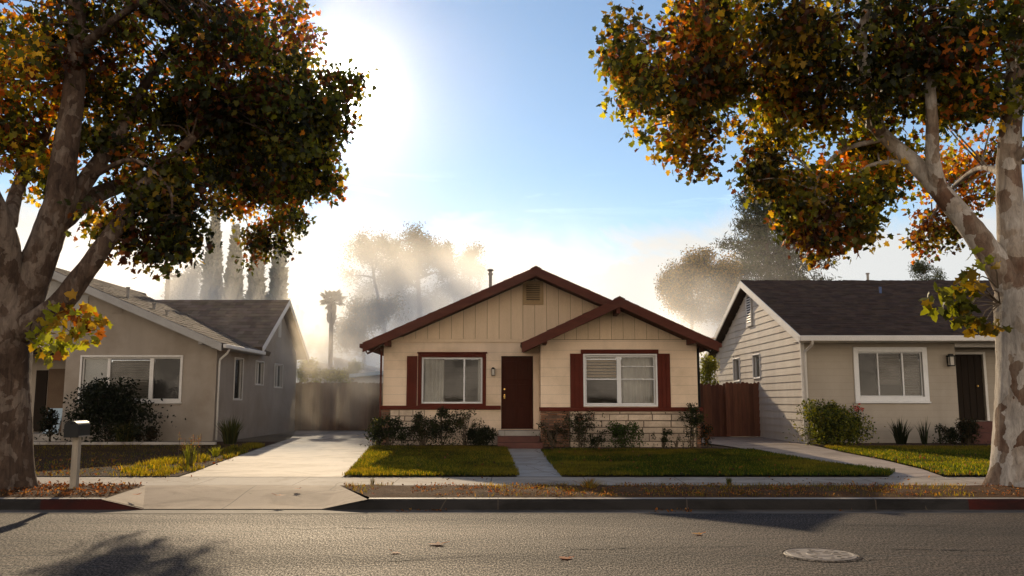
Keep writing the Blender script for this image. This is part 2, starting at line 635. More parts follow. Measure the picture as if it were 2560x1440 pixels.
M["asphalt"] = asphalt()
M["drive"] = concrete("drive_concrete", (0.50, 0.41, 0.315), (0.39, 0.315, 0.24), (0.17, 0.12, 0.08), 0.74, 0.2, [(1, 4.6, 1.0, 0.02)])
M["apron"] = concrete("apron_concrete", (0.34, 0.258, 0.185), (0.27, 0.203, 0.145), (0.15, 0.105, 0.07), 0.8, 0.15, [(0, 100, 4.0, 0.022)])
M["walk"] = concrete("walk_concrete", (0.40, 0.345, 0.285), (0.34, 0.29, 0.24), (0.22, 0.175, 0.135), 0.8, 0.15, [(0, 1.55, 0.35, 0.018)])
M["path"] = concrete("path_concrete", (0.44, 0.40, 0.36), (0.37, 0.34, 0.30), (0.24, 0.20, 0.16), 0.7, 0.3, [(1, 1.25, 0.1, 0.03)])
M["sidepath"] = concrete("side_path_concrete", (0.42, 0.33, 0.26), (0.34, 0.265, 0.21), (0.2, 0.15, 0.11), 0.65, 0.3, [(1, 2.4, 0.4, 0.02)])
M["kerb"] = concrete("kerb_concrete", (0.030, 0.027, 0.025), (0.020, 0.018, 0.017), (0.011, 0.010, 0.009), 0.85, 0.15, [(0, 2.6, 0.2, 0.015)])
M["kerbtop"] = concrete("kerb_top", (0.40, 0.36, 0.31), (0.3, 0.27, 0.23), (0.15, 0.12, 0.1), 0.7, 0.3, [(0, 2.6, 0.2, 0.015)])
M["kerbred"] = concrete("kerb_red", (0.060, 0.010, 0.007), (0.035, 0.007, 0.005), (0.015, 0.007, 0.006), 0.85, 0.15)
M["gutter"] = concrete("gutter_concrete", (0.15, 0.125, 0.10), (0.11, 0.09, 0.073), (0.05, 0.04, 0.032), 0.8, 0.2, [(0, 2.6, 0.2, 0.015)])
M["ironlid"] = surf("iron_lid", (0.29, 0.235, 0.18), (0.21, 0.17, 0.13), 5, 0.55, 0.4, 60, spec=0.5)


def soil(name, a, b_, c_, s=1.6):
    m, t, b = new_mat(name)
    co = t.coord("Object")
    n1 = t.noise(s, 8, 0.7, co)
    n2 = t.noise(26, 5, 0.75, co)
    col = t.ramp(n1, [(0.32, a), (0.5, b_), (0.68, c_)])
    col = t.mix(1.0, col, t.ramp(n2, [(0.25, 0.45), (0.5, 1.0), (0.75, 1.5)]), "MULTIPLY")
    t.link(col, b.inputs["Base Color"])
    b.inputs["Roughness"].default_value = 0.95
    b.inputs["Specular IOR Level"].default_value = 0.1
    bp = t.new("ShaderNodeBump")
    bp.inputs["Strength"].default_value = 0.9
    bp.inputs["Distance"].default_value = 0.04
    t.link(n2, bp.inputs["Height"])
    t.link(bp.outputs[0], b.inputs["Normal"])
    return m


M["soil_strip"] = soil("strip_soil", (0.050, 0.024, 0.011), (0.105, 0.052, 0.022), (0.065, 0.040, 0.015))
M["soil_yard"] = soil("yard_soil", (0.040, 0.017, 0.007), (0.060, 0.026, 0.010), (0.028, 0.020, 0.006), 0.9)
M["soil_bed"] = soil("bed_soil", (0.075, 0.042, 0.026), (0.10, 0.06, 0.04), (0.05, 0.03, 0.02))
M["lawn"] = soil("lawn_base", (0.010, 0.014, 0.003), (0.016, 0.018, 0.004), (0.026, 0.021, 0.006), 0.8)
M["earth"] = soil("earth", (0.13, 0.10, 0.065), (0.17, 0.13, 0.085), (0.12, 0.11, 0.06), 0.15)

# ------------------------------------------------------------------ light
AZ, EL = R(-12.0), R(21.0)
sv = Vector((math.sin(AZ) * math.cos(EL), math.cos(AZ) * math.cos(EL), math.sin(EL)))
sl = bpy.data.lights.new("sun", "SUN")
sl.energy = 5.0
sl.angle = R(0.6)
sl.color = (1.0, 0.78, 0.51)
so = bpy.data.objects.new("sun", sl)
COL.objects.link(so)
so.location = sv * 60
so.rotation_euler = (-sv).to_track_quat("-Z", "Y").to_euler()


def make_world():
    w = bpy.data.worlds.new("World")
    S.world = w
    w.use_nodes = True
    t = NT(w.node_tree)
    w.node_tree.nodes.clear()
    out = t.new("ShaderNodeOutputWorld")
    sky = t.new("ShaderNodeTexSky", sky_type="NISHITA")
    sky.sun_disc = False
    sky.sun_elevation = EL
    sky.sun_rotation = AZ
    sky.dust_density = 0.02
    sky.air_density = 1.0
    sky.ozone_density = 1.3
    bg = t.new("ShaderNodeBackground")
    bg.inputs[1].default_value = 0.135
    t.link(sky.outputs[0], bg.inputs[0])
    co = t.coord("Generated")
    sx = t.new("ShaderNodeSeparateXYZ")
    t.link(co, sx.inputs[0])
    z, y = sx.outputs[2], sx.outputs[1]
    # nearness to the sun
    dt = t.new("ShaderNodeVectorMath", operation="DOT_PRODUCT")
    t.link(co, dt.inputs[0])
    g = Vector((math.sin(AZ) * math.cos(R(19.9)), math.cos(AZ) * math.cos(R(19.9)), math.sin(R(19.9))))
    dt.inputs[1].default_value = g
    cs = t.math("MAXIMUM", dt.outputs["Value"], 0.0)
    # bank of fog low over the horizon with billowing tops
    n = t.noise(8.0, 7, 0.6, t.coord("Generated", (1, 1, 1.6)), 0.5)
    n_hi = t.noise(2.1, 3, 0.5, t.coord("Generated", (1, 1, 1)))
    top = t.math("ADD", t.math("MULTIPLY_ADD", n, 0.16, c=0.090), t.math("MULTIPLY", n_hi, 0.05))
    fog = t.math("SUBTRACT", top, z)
    fog = t.math("DIVIDE", t.math("ADD", fog, 0.012), 0.042, clamp=True)
    fog = t.math("SMOOTH_MIN", fog, 1.0, c=0.2)
    warm = t.math("POWER", cs, 9.0)
    fogc = t.mix(warm, (0.84, 0.85, 0.84), (1.02, 0.97, 0.88))
    bgf = t.new("ShaderNodeBackground")
    t.link(fogc, bgf.inputs[0])
    bgf.inputs[1].default_value = 0.95
    m1 = t.new("ShaderNodeMixShader")
    t.link(fog, m1.inputs[0])
    t.link(bg.outputs[0], m1.inputs[1])
    t.link(bgf.outputs[0], m1.inputs[2])
    # unseen warm glow added behind the camera to brighten the house fronts
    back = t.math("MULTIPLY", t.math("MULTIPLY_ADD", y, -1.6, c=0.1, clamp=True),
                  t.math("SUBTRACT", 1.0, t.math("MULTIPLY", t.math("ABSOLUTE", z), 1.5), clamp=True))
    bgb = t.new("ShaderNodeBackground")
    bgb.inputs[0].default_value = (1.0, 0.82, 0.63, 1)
    bn = t.noise(7.0, 6, 0.65, t.coord("Generated", (1, 1, 2.5)))  # patches in the added glow vary its reflection in the panes
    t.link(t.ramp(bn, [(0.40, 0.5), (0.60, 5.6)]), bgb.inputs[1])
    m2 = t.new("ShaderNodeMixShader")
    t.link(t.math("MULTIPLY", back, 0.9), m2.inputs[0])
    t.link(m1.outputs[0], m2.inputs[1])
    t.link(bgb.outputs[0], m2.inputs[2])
    # aureole of the sun in the damp air + a few high wisps
    a = t.math("ADD", t.math("MULTIPLY", t.math("POWER", cs, 1800.0), 9.0),
               t.math("ADD", t.math("MULTIPLY", t.math("POWER", cs, 330.0), 0.08), t.math("MULTIPLY", t.math("POWER", cs, 60.0), 0.10)))
    bga = t.new("ShaderNodeBackground")
    bga.inputs[0].default_value = (1.0, 0.95, 0.86, 1)
    t.link(a, bga.inputs[1])
    wn = t.noise(3.4, 8, 0.62, t.coord("Generated", (1.0, 1.0, 6.0)), 0.8)
    band = t.math("SUBTRACT", 1.0, t.math("DIVIDE", t.math("ABSOLUTE", t.math("SUBTRACT", z, 0.235)), 0.03), clamp=True)
    ws = t.math("MULTIPLY", t.math("MULTIPLY_ADD", wn, 3.0, c=-1.62, clamp=True), band)
    bgw = t.new("ShaderNodeBackground")
    bgw.inputs[0].default_value = (1, 0.98, 0.95, 1)
    t.link(t.math("MULTIPLY", ws, 0.8), bgw.inputs[1])
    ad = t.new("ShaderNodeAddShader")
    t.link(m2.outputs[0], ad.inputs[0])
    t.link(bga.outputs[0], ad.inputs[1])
    ad2 = t.new("ShaderNodeAddShader")
    t.link(ad.outputs[0], ad2.inputs[0])
    t.link(bgw.outputs[0], ad2.inputs[1])
    t.link(ad2.outputs[0], out.inputs[0])


make_world()
S.view_settings.view_transform = "Standard"
S.view_settings.look = "None"
S.view_settings.exposure = 0
S.view_settings.gamma = 1


# ------------------------------------------------------------------ mist
def mist(name, x0, x1, y0, y1, z0, z1, dens, g, color, noise=None, soft=(6, 6, 3), seed=0.0, step=1.0, label=None, base=0.0):
    b = MB()
    b.box(x0, x1, y0, y1, z0, z1)
    m = bpy.data.materials.new(name)
    m.use_nodes = True
    m.node_tree.nodes.clear()
    t = NT(m.node_tree)
    out = t.new("ShaderNodeOutputMaterial")
    vs = t.new("ShaderNodeVolumeScatter")
    vs.inputs["Color"].default_value = (*color, 1)
    vs.inputs["Anisotropy"].default_value = g
    vs.inputs["Density"].default_value = dens
    if noise:
        co = t.coord("Object")
        sx = t.new("ShaderNodeSeparateXYZ")
        t.link(co, sx.inputs[0])
        sc, lo, hi = noise
        ms = t.new("ShaderNodeMapping")
        ms.inputs["Location"].default_value = (seed, seed * 1.7, seed * 0.6)
        ms.inputs["Scale"].default_value = (sc, sc, sc * 1.15)
        t.link(co, ms.inputs["Vector"])
        n = t.noise(1.0, 4, 0.55, ms.outputs[0], 0.6)
        e = None
        for i, (a, b_, s) in enumerate(((x0, x1, soft[0]), (y0, y1, soft[1]), (z0 - 2 * soft[2], z1, soft[2]))):
            lo_ = t.math("DIVIDE", t.math("SUBTRACT", sx.outputs[i], a), s, clamp=True)
            hi_ = t.math("DIVIDE", t.math("SUBTRACT", b_, sx.outputs[i]), s, clamp=True)
            k = t.math("MULTIPLY", lo_, hi_)
            e = k if e is None else t.math("MULTIPLY", e, k)
        d = t.math("SUBTRACT", n, t.math("MULTIPLY_ADD", e, -(hi - lo), c=hi))
        d = t.math("MULTIPLY", t.math("DIVIDE", d, 0.22, clamp=True), dens)
        t.link(t.math("MULTIPLY", t.math("ADD", d, base), e), vs.inputs["Density"])
    t.link(vs.outputs[0], out.inputs["Volume"])
    o = b.build(name, m)
    tag(o, label, None, None, "stuff")
    return o


# ------------------------------------------------------------------ ground
def sheet(name, pts, mat, dz=0.0, sub=None):
    b = MB()
    b.poly(pts)
    o = b.build(name, mat)
    o["kind"] = "structure"
    return o


def strip(name, rows, mat, dz=0.0):
    """rows: list of (y, xl, xr) -> sheet following gz"""
    b = MB()
    for (ya, la, ra), (yb, lb, rb) in zip(rows[:-1], rows[1:]):
        b.poly([(la, ya, gz(ya) + dz), (ra, ya, gz(ya) + dz), (rb, yb, gz(yb) + dz), (lb, yb, gz(yb) + dz)])
    o = b.build(name, mat)
    o["kind"] = "structure"
    return o


YK = 12.0       # kerb face
XL_, XR_ = -60.0, 60.0
b = MB()
b.poly([(-900, -900, -0.05), (900, -900, -0.05), (900, 900, -0.05), (-900, 900, -0.05)])
b.build("ground", M["earth"], kind="structure")
b = MB()
nx = 1
b.poly([(XL_, 1.5, 0), (XR_, 1.5, 0), (XR_, 11.62, 0), (XL_, 11.62, 0)])
b.build("road", M["asphalt"], kind="structure")
# lots: base earth behind the kerb
strip("yard_ground", [(13.5, XL_, XR_), (13.6, XL_, XR_), (14.8, XL_, XR_), (24, XL_, XR_), (120, XL_, XR_)], M["earth"], -0.03)

# driveway apron edges on the kerb line
ap_l_top, ap_r_top = GP(385, 1208).x, GP(850, 1213).x
ak_l0, ak_l1 = XH(268, 12.0), XH(372, 12.0)      # kerb ramps down here
ak_r0, ak_r1 = XH(812, 12.0), XH(925, 12.0)

b = MB()
b.poly([(XL_, 11.62, 0.004), (XR_, 11.62, 0.004), (XR_, 12.0, 0.006), (XL_, 12.0, 0.006)])
b.build("gutter", M["gutter"], kind="structure")

xs_red_l = [(XH(-20, 12), XH(120, 12), "kerb"), (XH(120, 12), ak_l0, "kerbred")]
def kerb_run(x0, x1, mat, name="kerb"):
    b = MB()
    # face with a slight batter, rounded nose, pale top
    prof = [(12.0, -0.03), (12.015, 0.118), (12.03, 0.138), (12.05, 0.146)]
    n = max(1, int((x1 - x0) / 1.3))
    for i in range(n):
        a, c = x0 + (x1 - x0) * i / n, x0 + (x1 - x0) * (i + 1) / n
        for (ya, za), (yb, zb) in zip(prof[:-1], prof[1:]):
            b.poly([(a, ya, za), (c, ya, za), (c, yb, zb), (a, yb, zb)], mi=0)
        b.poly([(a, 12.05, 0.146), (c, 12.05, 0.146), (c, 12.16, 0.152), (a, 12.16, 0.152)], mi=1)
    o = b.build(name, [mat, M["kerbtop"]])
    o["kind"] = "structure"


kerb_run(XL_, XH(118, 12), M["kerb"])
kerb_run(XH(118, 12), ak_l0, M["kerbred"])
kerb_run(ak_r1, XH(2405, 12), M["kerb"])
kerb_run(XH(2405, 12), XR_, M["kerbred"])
# kerb ramps either side of the apron
for x0, x1, mat in ((ak_l0, ak_l1, M["kerbred"]), (ak_r1, ak_r0, M["kerb"])):
    b = MB()
    A = [(x0, 12.0, -0.03), (x1, 12.0, -0.03), (x1, 12.0, 0.014), (x0, 12.015, 0.118)]
    Bq = [(x0, 12.015, 0.118), (x1, 12.0, 0.014), (x1, 12.05, 0.02), (x0, 12.05, 0.146)]
    b.poly(A, mi=0)
    b.poly(Bq, mi=0)
    o = b.build("kerb", [mat, M["kerbtop"]])
    o["kind"] = "structure"

# apron slab: from the gutter up to the pavement
b = MB()
NX = 14
def apz(x, y):
    f = min(1, max(0, (y - 12.0) / 1.6))
    s = f * f * (3 - 2 * f)
    return 0.016 + (gz(13.6) - 0.016 + 0.004) * (0.35 * f + 0.65 * s)
NYA = 8
for j in range(NYA):
    ya, yb = 12.0 + 1.6 * j / NYA, 12.0 + 1.6 * (j + 1) / NYA
    def ex(y):
        f = (y - 12.0) / 1.6
        return ak_l1 * (1 - f) + ap_l_top * f, ak_r0 * (1 - f) + ap_r_top * f
    la, ra = ex(ya); lb, rb = ex(yb)
    for i in range(NX):
        fa, fb = i / NX, (i + 1) / NX
        q = [(la + (ra - la) * fa, ya), (la + (ra - la) * fb, ya), (lb + (rb - lb) * fb, yb), (lb + (rb - lb) * fa, yb)]
        b.poly([(x, y, apz(x, y)) for x, y in q])
# wings that rise to the kerb tops
def wing(xk, xb, xt):
    n = 8
    for j in range(n):
        fa, fb = j / n, (j + 1) / n
        ya, yb = 12.0 + 1.6 * fa, 12.0 + 1.6 * fb
        ina, inb = xb * (1 - fa) + xt * fa, xb * (1 - fb) + xt * fb
        oa, ob = xk * (1 - fa) + xt * fa, xk * (1 - fb) + xt * fb
        za, zb = apz(0, ya), apz(0, yb)
        ka = 0.146 + (gz(13.6) - 0.142) * fa
        kb = 0.146 + (gz(13.6) - 0.142) * fb
        if abs(ob - inb) < 1e-4:
            pts = [(ina, ya, za), (oa, ya, ka), (inb, yb, zb)]
        else:
            pts = [(ina, ya, za), (oa, ya, ka), (ob, yb, kb), (inb, yb, zb)]
        b.poly(pts if xk > xb else pts[::-1])
wing(ak_l0, ak_l1, ap_l_top)
wing(ak_r1, ak_r0, ap_r_top)
o = b.build("driveway_apron", M["apron"], kind="structure", smooth=True)

strip("pavement", [(13.6, XL_, XR_), (14.8, XL_, XR_)], M["walk"])
# parkway strips either side of the apron
b = MB()
def bump_sheet(name, poly_rows, mat, nx, amp, kind="structure", dz=0.0, seed=3):
    """rows: (y, xl, xr); wavy surface"""
    rr = random.Random(seed)
    b = MB()
    ys = np.linspace(poly_rows[0][0], poly_rows[-1][0], max(3, int((poly_rows[-1][0] - poly_rows[0][0]) / 0.22)))
    L = np.interp(ys, [r[0] for r in poly_rows], [r[1] for r in poly_rows])
    Rr = np.interp(ys, [r[0] for r in poly_rows], [r[2] for r in poly_rows])
    grid = []
    for y, l, r in zip(ys, L, Rr):
        edge = (y == ys[0] or y == ys[-1])
        row = []
        for i in range(nx + 1):
            h = 0 if (edge or i in (0, nx)) else rr.uniform(0, amp)
            row.append((l + (r - l) * i / nx, y, gz(y) + dz + h))
        grid.append(row)
    for a, c in zip(grid[:-1], grid[1:]):
        for i in range(nx):
            b.poly([a[i], a[i + 1], c[i + 1], c[i]])
    return b.build(name, mat, kind=kind, smooth=True)


bump_sheet("parkway_strip", [(12.155, XL_ / 2, ak_l0), (13.6, XL_ / 2, ap_l_top)], M["soil_strip"], 110, 0.05, dz=0.004)
bump_sheet("parkway_strip", [(12.155, ak_r1, XR_ / 2), (13.6, ap_r_top, XR_ / 2)], M["soil_strip"], 150, 0.05, dz=0.004)

# driveway
DL = [GP(470, 1187), GP(560, 1152), GP(660, 1118), GP(728, 1096)]
DRr = [GP(868, 1187), GP(905, 1147), GP(935, 1110)]
dl_y = [p.y for p in DL]; dl_x = [p.x for p in DL]
dr_y = [p.y for p in DRr]; dr_x = [p.x for p in DRr]
def drive_l(y):
    return float(np.interp(y, dl_y + [36], dl_x + [-9.0]))
def drive_r(y):
    return float(np.interp(y, dr_y + [36], dr_x + [-3.95]))
rows = [(y, drive_l(y), drive_r(y)) for y in (14.8, 16, 18, 20, 22, 24, 26, 28, 30, 33, 35.6)]
strip("driveway", rows, M["drive"], 0.004)

# garden path to the front door
GPL = [GP(1292, 1188), GP(1275, 1150), GP(1258, 1108)]
GPR = [GP(1402, 1188), GP(1370, 1150), GP(1342, 1108)]
def gp_l(y):
    return float(np.interp(y, [p.y for p in GPL], [p.x for p in GPL]))
def gp_r(y):
    return float(np.interp(y, [p.y for p in GPR], [p.x for p in GPR]))
strip("garden_path", [(y, gp_l(y), gp_r(y)) for y in (14.8, 16.5, 18.5, 20.5, 22.6, 23.4)], M["path"], 0.006)

# side path beside the right-hand house
SPL = [(14.8, GP(2200, 1188).x), (15.6, GP(2185, 1172).x), (17.5, 6.35), (20, 6.1), (23, 6.0), (25.5, 5.6), (29.5, 5.2)]
SPR = [(14.8, GP(2335, 1188).x), (16.2, GP(2250, 1164).x), (18.5, 7.95), (21, 8.05), (23.5, 8.3), (25.0, 8.45), (29.5, 8.45)]
def sp_l(y):
    return float(np.interp(y, [a for a, _ in SPL], [a for _, a in SPL]))
def sp_r(y):
    return float(np.interp(y, [a for a, _ in SPR], [a for _, a in SPR]))
strip("side_path", [(y, sp_l(y), sp_r(y)) for y in (14.8, 15.6, 16.2, 17.5, 18.5, 20, 21, 23, 24, 25, 26.5, 29.5)], M["sidepath"], 0.005)

# lawns
LAWN_DZ = 0.03
strip("lawn", [(y, drive_r(y) + 0.05, gp_l(y) - 0.03) for y in (14.84, 16, 18, 20, 22, 22.7)], M["lawn"], LAWN_DZ)
strip("lawn", [(y, gp_r(y) + 0.03, sp_l(y) - 0.04) for y in (14.84, 15.2, 15.6, 16.5, 17.5, 18.5, 20, 21.6)], M["lawn"], LAWN_DZ)
strip("lawn", [(y, sp_r(y) + 0.04, 26) for y in (14.84, 15.6, 16.2, 17.5, 18.5, 20, 21, 23)], M["lawn"], LAWN_DZ)
# planting beds
strip("flower_bed", [(22.7, drive_r(22.7) + 0.05, gp_l(22.6) - 0.1), (23.95, -3.85, gp_l(23) - 0.1)], M["soil_bed"], 0.02)
strip("flower_bed", [(21.6, gp_r(22) + 0.05, 5.7), (23.0, gp_r(23) + 0.1, 5.4)], M["soil_bed"], 0.02)
strip("flower_bed", [(23.0, sp_r(23.0) + 0.1, 26), (25.0, 8.5, 26)], M["soil_bed"], 0.02)
# left yard: bare shaded ground with a low edging
strip("front_yard", [(y, -40, drive_l(y) - 0.03) for y in (14.82, 16, 18, 20, 22, 24, 26)], M["soil_yard"], 0.012)
b = MB()
b.box(-30, XH(545, 24.2), 24.15, 24.27, 0.2, 0.335)
bevel(b.build("bed_edging", M["kerbtop"], kind="structure"), 0.01)


# ------------------------------------------------------------------ house helpers
def T_front(Y):
    return lambda u, v, w: (u, Y - w, v)


def T_right(X):       # wall facing +X
    return lambda u, v, w: (X + w, u, v)


def T_left(X):        # wall facing -X
    return lambda u, v, w: (X - w, u, v)


def wall_open(b, T, u0, u1, v0, v1, holes, th=0.14):
    us = sorted({u0, u1, *[h[0] for h in holes], *[h[1] for h in holes]})
    vs = sorted({v0, v1, *[h[2] for h in holes], *[h[3] for h in holes]})
    us = [u for u in us if u0 <= u <= u1]
    vs = [v for v in vs if v0 <= v <= v1]
    for a, c in zip(us[:-1], us[1:]):
        for e, f in zip(vs[:-1], vs[1:]):
            mu, mv = (a + c) / 2, (e + f) / 2
            if any(h[0] < mu < h[1] and h[2] < mv < h[3] for h in holes):
                continue
            b.boxT(T, a, c, e, f, -th, 0)


def window(parent, T, h, casing, casing_w, frame, fw, splits, behind=None, sash=None, sill=0.0, label=None, out=0.03, horiz=None):
    """h = (u0,u1,v0,v1) opening; splits = fractions of mullions; behind = list per light"""
    u0, u1, v0, v1 = h
    b = MB()
    cw = casing_w
    b.boxT(T, u0 - cw, u0, v0 - cw, v1 + cw, -0.03, out)
    b.boxT(T, u1, u1 + cw, v0 - cw, v1 + cw, -0.03, out)
    b.boxT(T, u0, u1, v1, v1 + cw, -0.03, out)
    b.boxT(T, u0, u1, v0 - cw, v0, -0.03, out)
    if sill:
        b.boxT(T, u0 - cw - sill * 0.5, u1 + cw + sill * 0.5, v0 - cw - 0.045, v0 - cw - 0.002, -0.02, out + sill)
    w = bevel(b.build("window", casing, parent), 0.006)
    if label:
        w["label"] = label
    fr = MB()
    e = 0.002
    fr.boxT(T, u0 + e, u0 + fw, v0 + e, v1 - e, -0.10, -0.034)
    fr.boxT(T, u1 - fw, u1 - e, v0 + e, v1 - e, -0.10, -0.034)
    fr.boxT(T, u0 + fw, u1 - fw, v1 - fw, v1 - e, -0.10, -0.034)
    fr.boxT(T, u0 + fw, u1 - fw, v0 + e, v0 + fw, -0.10, -0.034)
    xs = [u0 + fw]
    for s in splits:
        c = u0 + (u1 - u0) * s[0]
        hw = s[1] / 2
        fr.boxT(T, c - hw, c + hw, v0 + fw, v1 - fw, -0.098, -0.030)
        xs += [c - hw, c + hw]
    xs.append(u1 - fw)
    lights = list(zip(xs[0::2], xs[1::2]))
    if horiz:
        for i, hs in horiz.items():
            a, c = lights[i]
            for hh in hs:
                zc = v0 + (v1 - v0) * hh[0]
                fr.boxT(T, a, c, zc - hh[1] / 2, zc + hh[1] / 2, -0.095, -0.036)
    bevel(fr.build("frame", frame, w), 0.005)
    g = MB()
    for a, c in lights:
        g.poly([T(a, v0 + fw, -0.07), T(c, v0 + fw, -0.07), T(c, v1 - fw, -0.07), T(a, v1 - fw, -0.07)])
    g.build("pane", M["glass"], w)
    if behind:
        for i, kd in behind.items():
            a, c = lights[i]
            cb = MB()
            if kd[0] == "curtain":
                f0, f1 = kd[1], kd[2]
                A, C = a + (c - a) * f0, a + (c - a) * f1
                n = 40
                pts = []
                for k in range(n + 1):
                    u = A + (C - A) * k / n
                    pts.append((u, -0.20 + 0.028 * math.sin((u * 46) + math.sin(u * 9) * 1.5)))
                for (ua, wa), (ub, wb) in zip(pts[:-1], pts[1:]):
                    cb.poly([T(ua, v0 + 0.02, wa), T(ub, v0 + 0.02, wb), T(ub, v1 - 0.03, wb), T(ua, v1 - 0.03, wa)])
                cb.build("curtain", M["curtain"], w, smooth=True)
            elif kd[0] == "blind":
                z0 = v0 + (v1 - v0) * kd[1]
                n = int((v1 - z0) / 0.075)
                for k in range(n):
                    z = z0 + (v1 - z0) * k / n
                    cb.poly([T(a, z, -0.16), T(c, z, -0.16), T(c, z + 0.06, -0.20), T(a, z + 0.06, -0.20)])
                cb.build("blind", kd[2] if len(kd) > 2 else M["curtain"], w)
            elif kd[0] == "screen":
                cb.poly([T(a, v0 + fw, -0.115), T(c, v0 + fw, -0.115), T(c, v1 - fw, -0.115), T(a, v1 - fw, -0.115)])
                cb.build("screen", M["screen"], w)
            elif kd[0] == "pale":
                cb.poly([T(a, v0 + fw, -0.13), T(c, v0 + fw, -0.13), T(c, v1 - fw, -0.13), T(a, v1 - fw, -0.13)])
                cb.build("roller_blind", M["stucco_pale"], w)
    return w


def slope(b, e0, e1, r0, r1, th, courses, tabs, rr, base_c=0.25):
    """roof slope: slab from the eave edge e0-e1 to the ridge edge r0-r1 with lapped shingle courses"""
    e0, e1, r0, r1 = map(Vector, (e0, e1, r0, r1))
    nrm = (e1 - e0).cross(r0 - e0).normalized()
    if nrm.z < 0:
        nrm = -nrm
    d = nrm * th
    lo = [e0 - d, e1 - d, r1 - d, r0 - d]
    hi = [e0, e1, r1, r0]
    b.hexa([*lo, *hi], (0.8, 0.8, 0.8))
    lift = 0.022
    for i in range(courses):
        f0 = i / courses
        f1 = min(1.0, (i + 1.12) / courses)
        off = rr.random()
        cuts = [0.0] + sorted([min(1, max(0, (k + off + rr.uniform(-0.25, 0.25)) / tabs)) for k in range(tabs)]) + [1.0]
        for a, c in zip(cuts[:-1], cuts[1:]):
            if c - a < 1e-4:
                continue
            l2 = lift * rr.uniform(0.6, 1.25)
            fa = f0 - rr.uniform(0, 0.12) / courses
            def pt(f, s, h):
                e = e0.lerp(e1, s)
                r_ = r0.lerp(r1, s)
                return e.lerp(r_, f) + nrm * h
            p = [pt(fa, a, l2), pt(fa, c, l2), pt(f1, c, 0.006), pt(f1, a, 0.006)]
            q = [pt(fa, a, 0.001), pt(fa, c, 0.001)]
            k = rr.uniform(0.78, 1.18)
            cc = (k, k * rr.uniform(0.94, 1.02), k * rr.uniform(0.9, 1.02))
            if (p[1] - p[0]).cross(p[3] - p[0]).dot(nrm) > 0:
                b.poly(p, cc)
                b.poly([q[0], q[1], p[1], p[0]], cc)
            else:
                b.poly(p[::-1], cc)
                b.poly([p[0], p[1], q[1], q[0]], cc)


def board_between(b, p0, p1, depth_vec, hgt_vec, ext=0.0):
    """long board: from p0 to p1, with thickness depth_vec and face height hgt_vec"""
    p0, p1, d, h = map(Vector, (p0, p1, depth_vec, hgt_vec))
    b.hexa([p0 + h, p1 + h, p1 + h + d, p0 + h + d, p0, p1, p1 + d, p0 + d])


def lantern(name_parent, T, u, v, s=1.0, part="wall_lamp"):
    b = MB()
    b.boxT(T, u - 0.05 * s, u + 0.05 * s, v - 0.06 * s, v + 0.12 * s, 0.001, 0.02)
    b.boxT(T, u - 0.012 * s, u + 0.012 * s, v + 0.10 * s, v + 0.125 * s, 0.02, 0.12 * s)
    b.boxT(T, u - 0.075 * s, u + 0.075 * s, v + 0.10 * s, v + 0.13 * s, 0.04, 0.20 * s)
    b.boxT(T, u - 0.045 * s, u + 0.045 * s, v + 0.132 * s, v + 0.17 * s, 0.07, 0.17 * s)
    b.boxT(T, u - 0.065 * s, u + 0.065 * s, v - 0.14 * s, v - 0.115 * s, 0.05, 0.19 * s)
    for a in (-0.06, 0.06):
        for w in (0.06, 0.18):
            b.boxT(T, u + (a - 0.008) * s, u + (a + 0.008) * s, v - 0.115 * s, v + 0.10 * s, w * s + 0.005 - 0.008, w * s + 0.005 + 0.008)
    o = b.build(part, M["black"], name_parent)
    g = MB()
    g.boxT(T, u - 0.048 * s, u + 0.048 * s, v - 0.112 * s, v + 0.098 * s, 0.075 * s, 0.172 * s)
    g.build("lamp_glass", M["curtain"], o)
    return o


# ------------------------------------------------------------------ cream bungalow in the middle
rr = random.Random(5)
YW, YB = 23.9, 22.9
house = thing("bungalow", "cream bungalow with oxblood trim and two front gables, in the middle", "house", (0.6, 24, 0.25))
xl, xr = XH(957, YW), XH(1745, YB)
xb0 = XH(1352, YB)
zb = 0.20
zg = ZV(856, YW)           # gable board line, recessed part
zgb = ZV(850, YB)
YBACK = 34.0
apx = P(1340, 668, 23.2)
el_ = P(907, 858, 23.2)
slope_m = (apx.z - el_.z) / (apx.x - el_.x)
er_x = apx.x + (apx.x - el_.x) * 0.995
apb = P(1549, 744, 22.1)
elb = P(1304, 858, 22.1)
erb = P(1796, 856, 22.1)
# openings
W1 = (XH(1053, YW), XH(1206, YW), ZV(1009, YW), ZV(893, YW))
DO = (XH(1253, YW), XH(1333, YW), zb + 0.16, ZV(890, YW))
W2 = (XH(1463, YB), XH(1640, YB), ZV(1012, YB), ZV(889, YB))
Tm, Tb = T_front(YW), T_front(YB)
DZb = ZV(1073, YW)
DO = (DO[0], DO[1], DZb, DO[3])
b = MB()
wall_open(b, Tm, xl, xb0, zb, zg, [W1, DO])
wall_open(b, Tb, xb0, xr, zb, zgb, [W2])
b.boxT(T_left(xl), YW + 0.14, YBACK - 0.14, zb, zg, -0.14, 0)      # left side
b.boxT(T_left(xb0), YB + 0.14, YW + 0.001, zb, zgb, -0.139, 0)         # bay return
b.boxT(T_right(xr - 0.14), YB + 0.14, YBACK - 0.14, zb, zgb, 0, 0.14)
b.box(xl, xr, YBACK - 0.14, YBACK, zb, min(zg, zgb) - 0.002)
b.build("wall", M["cream"], house)

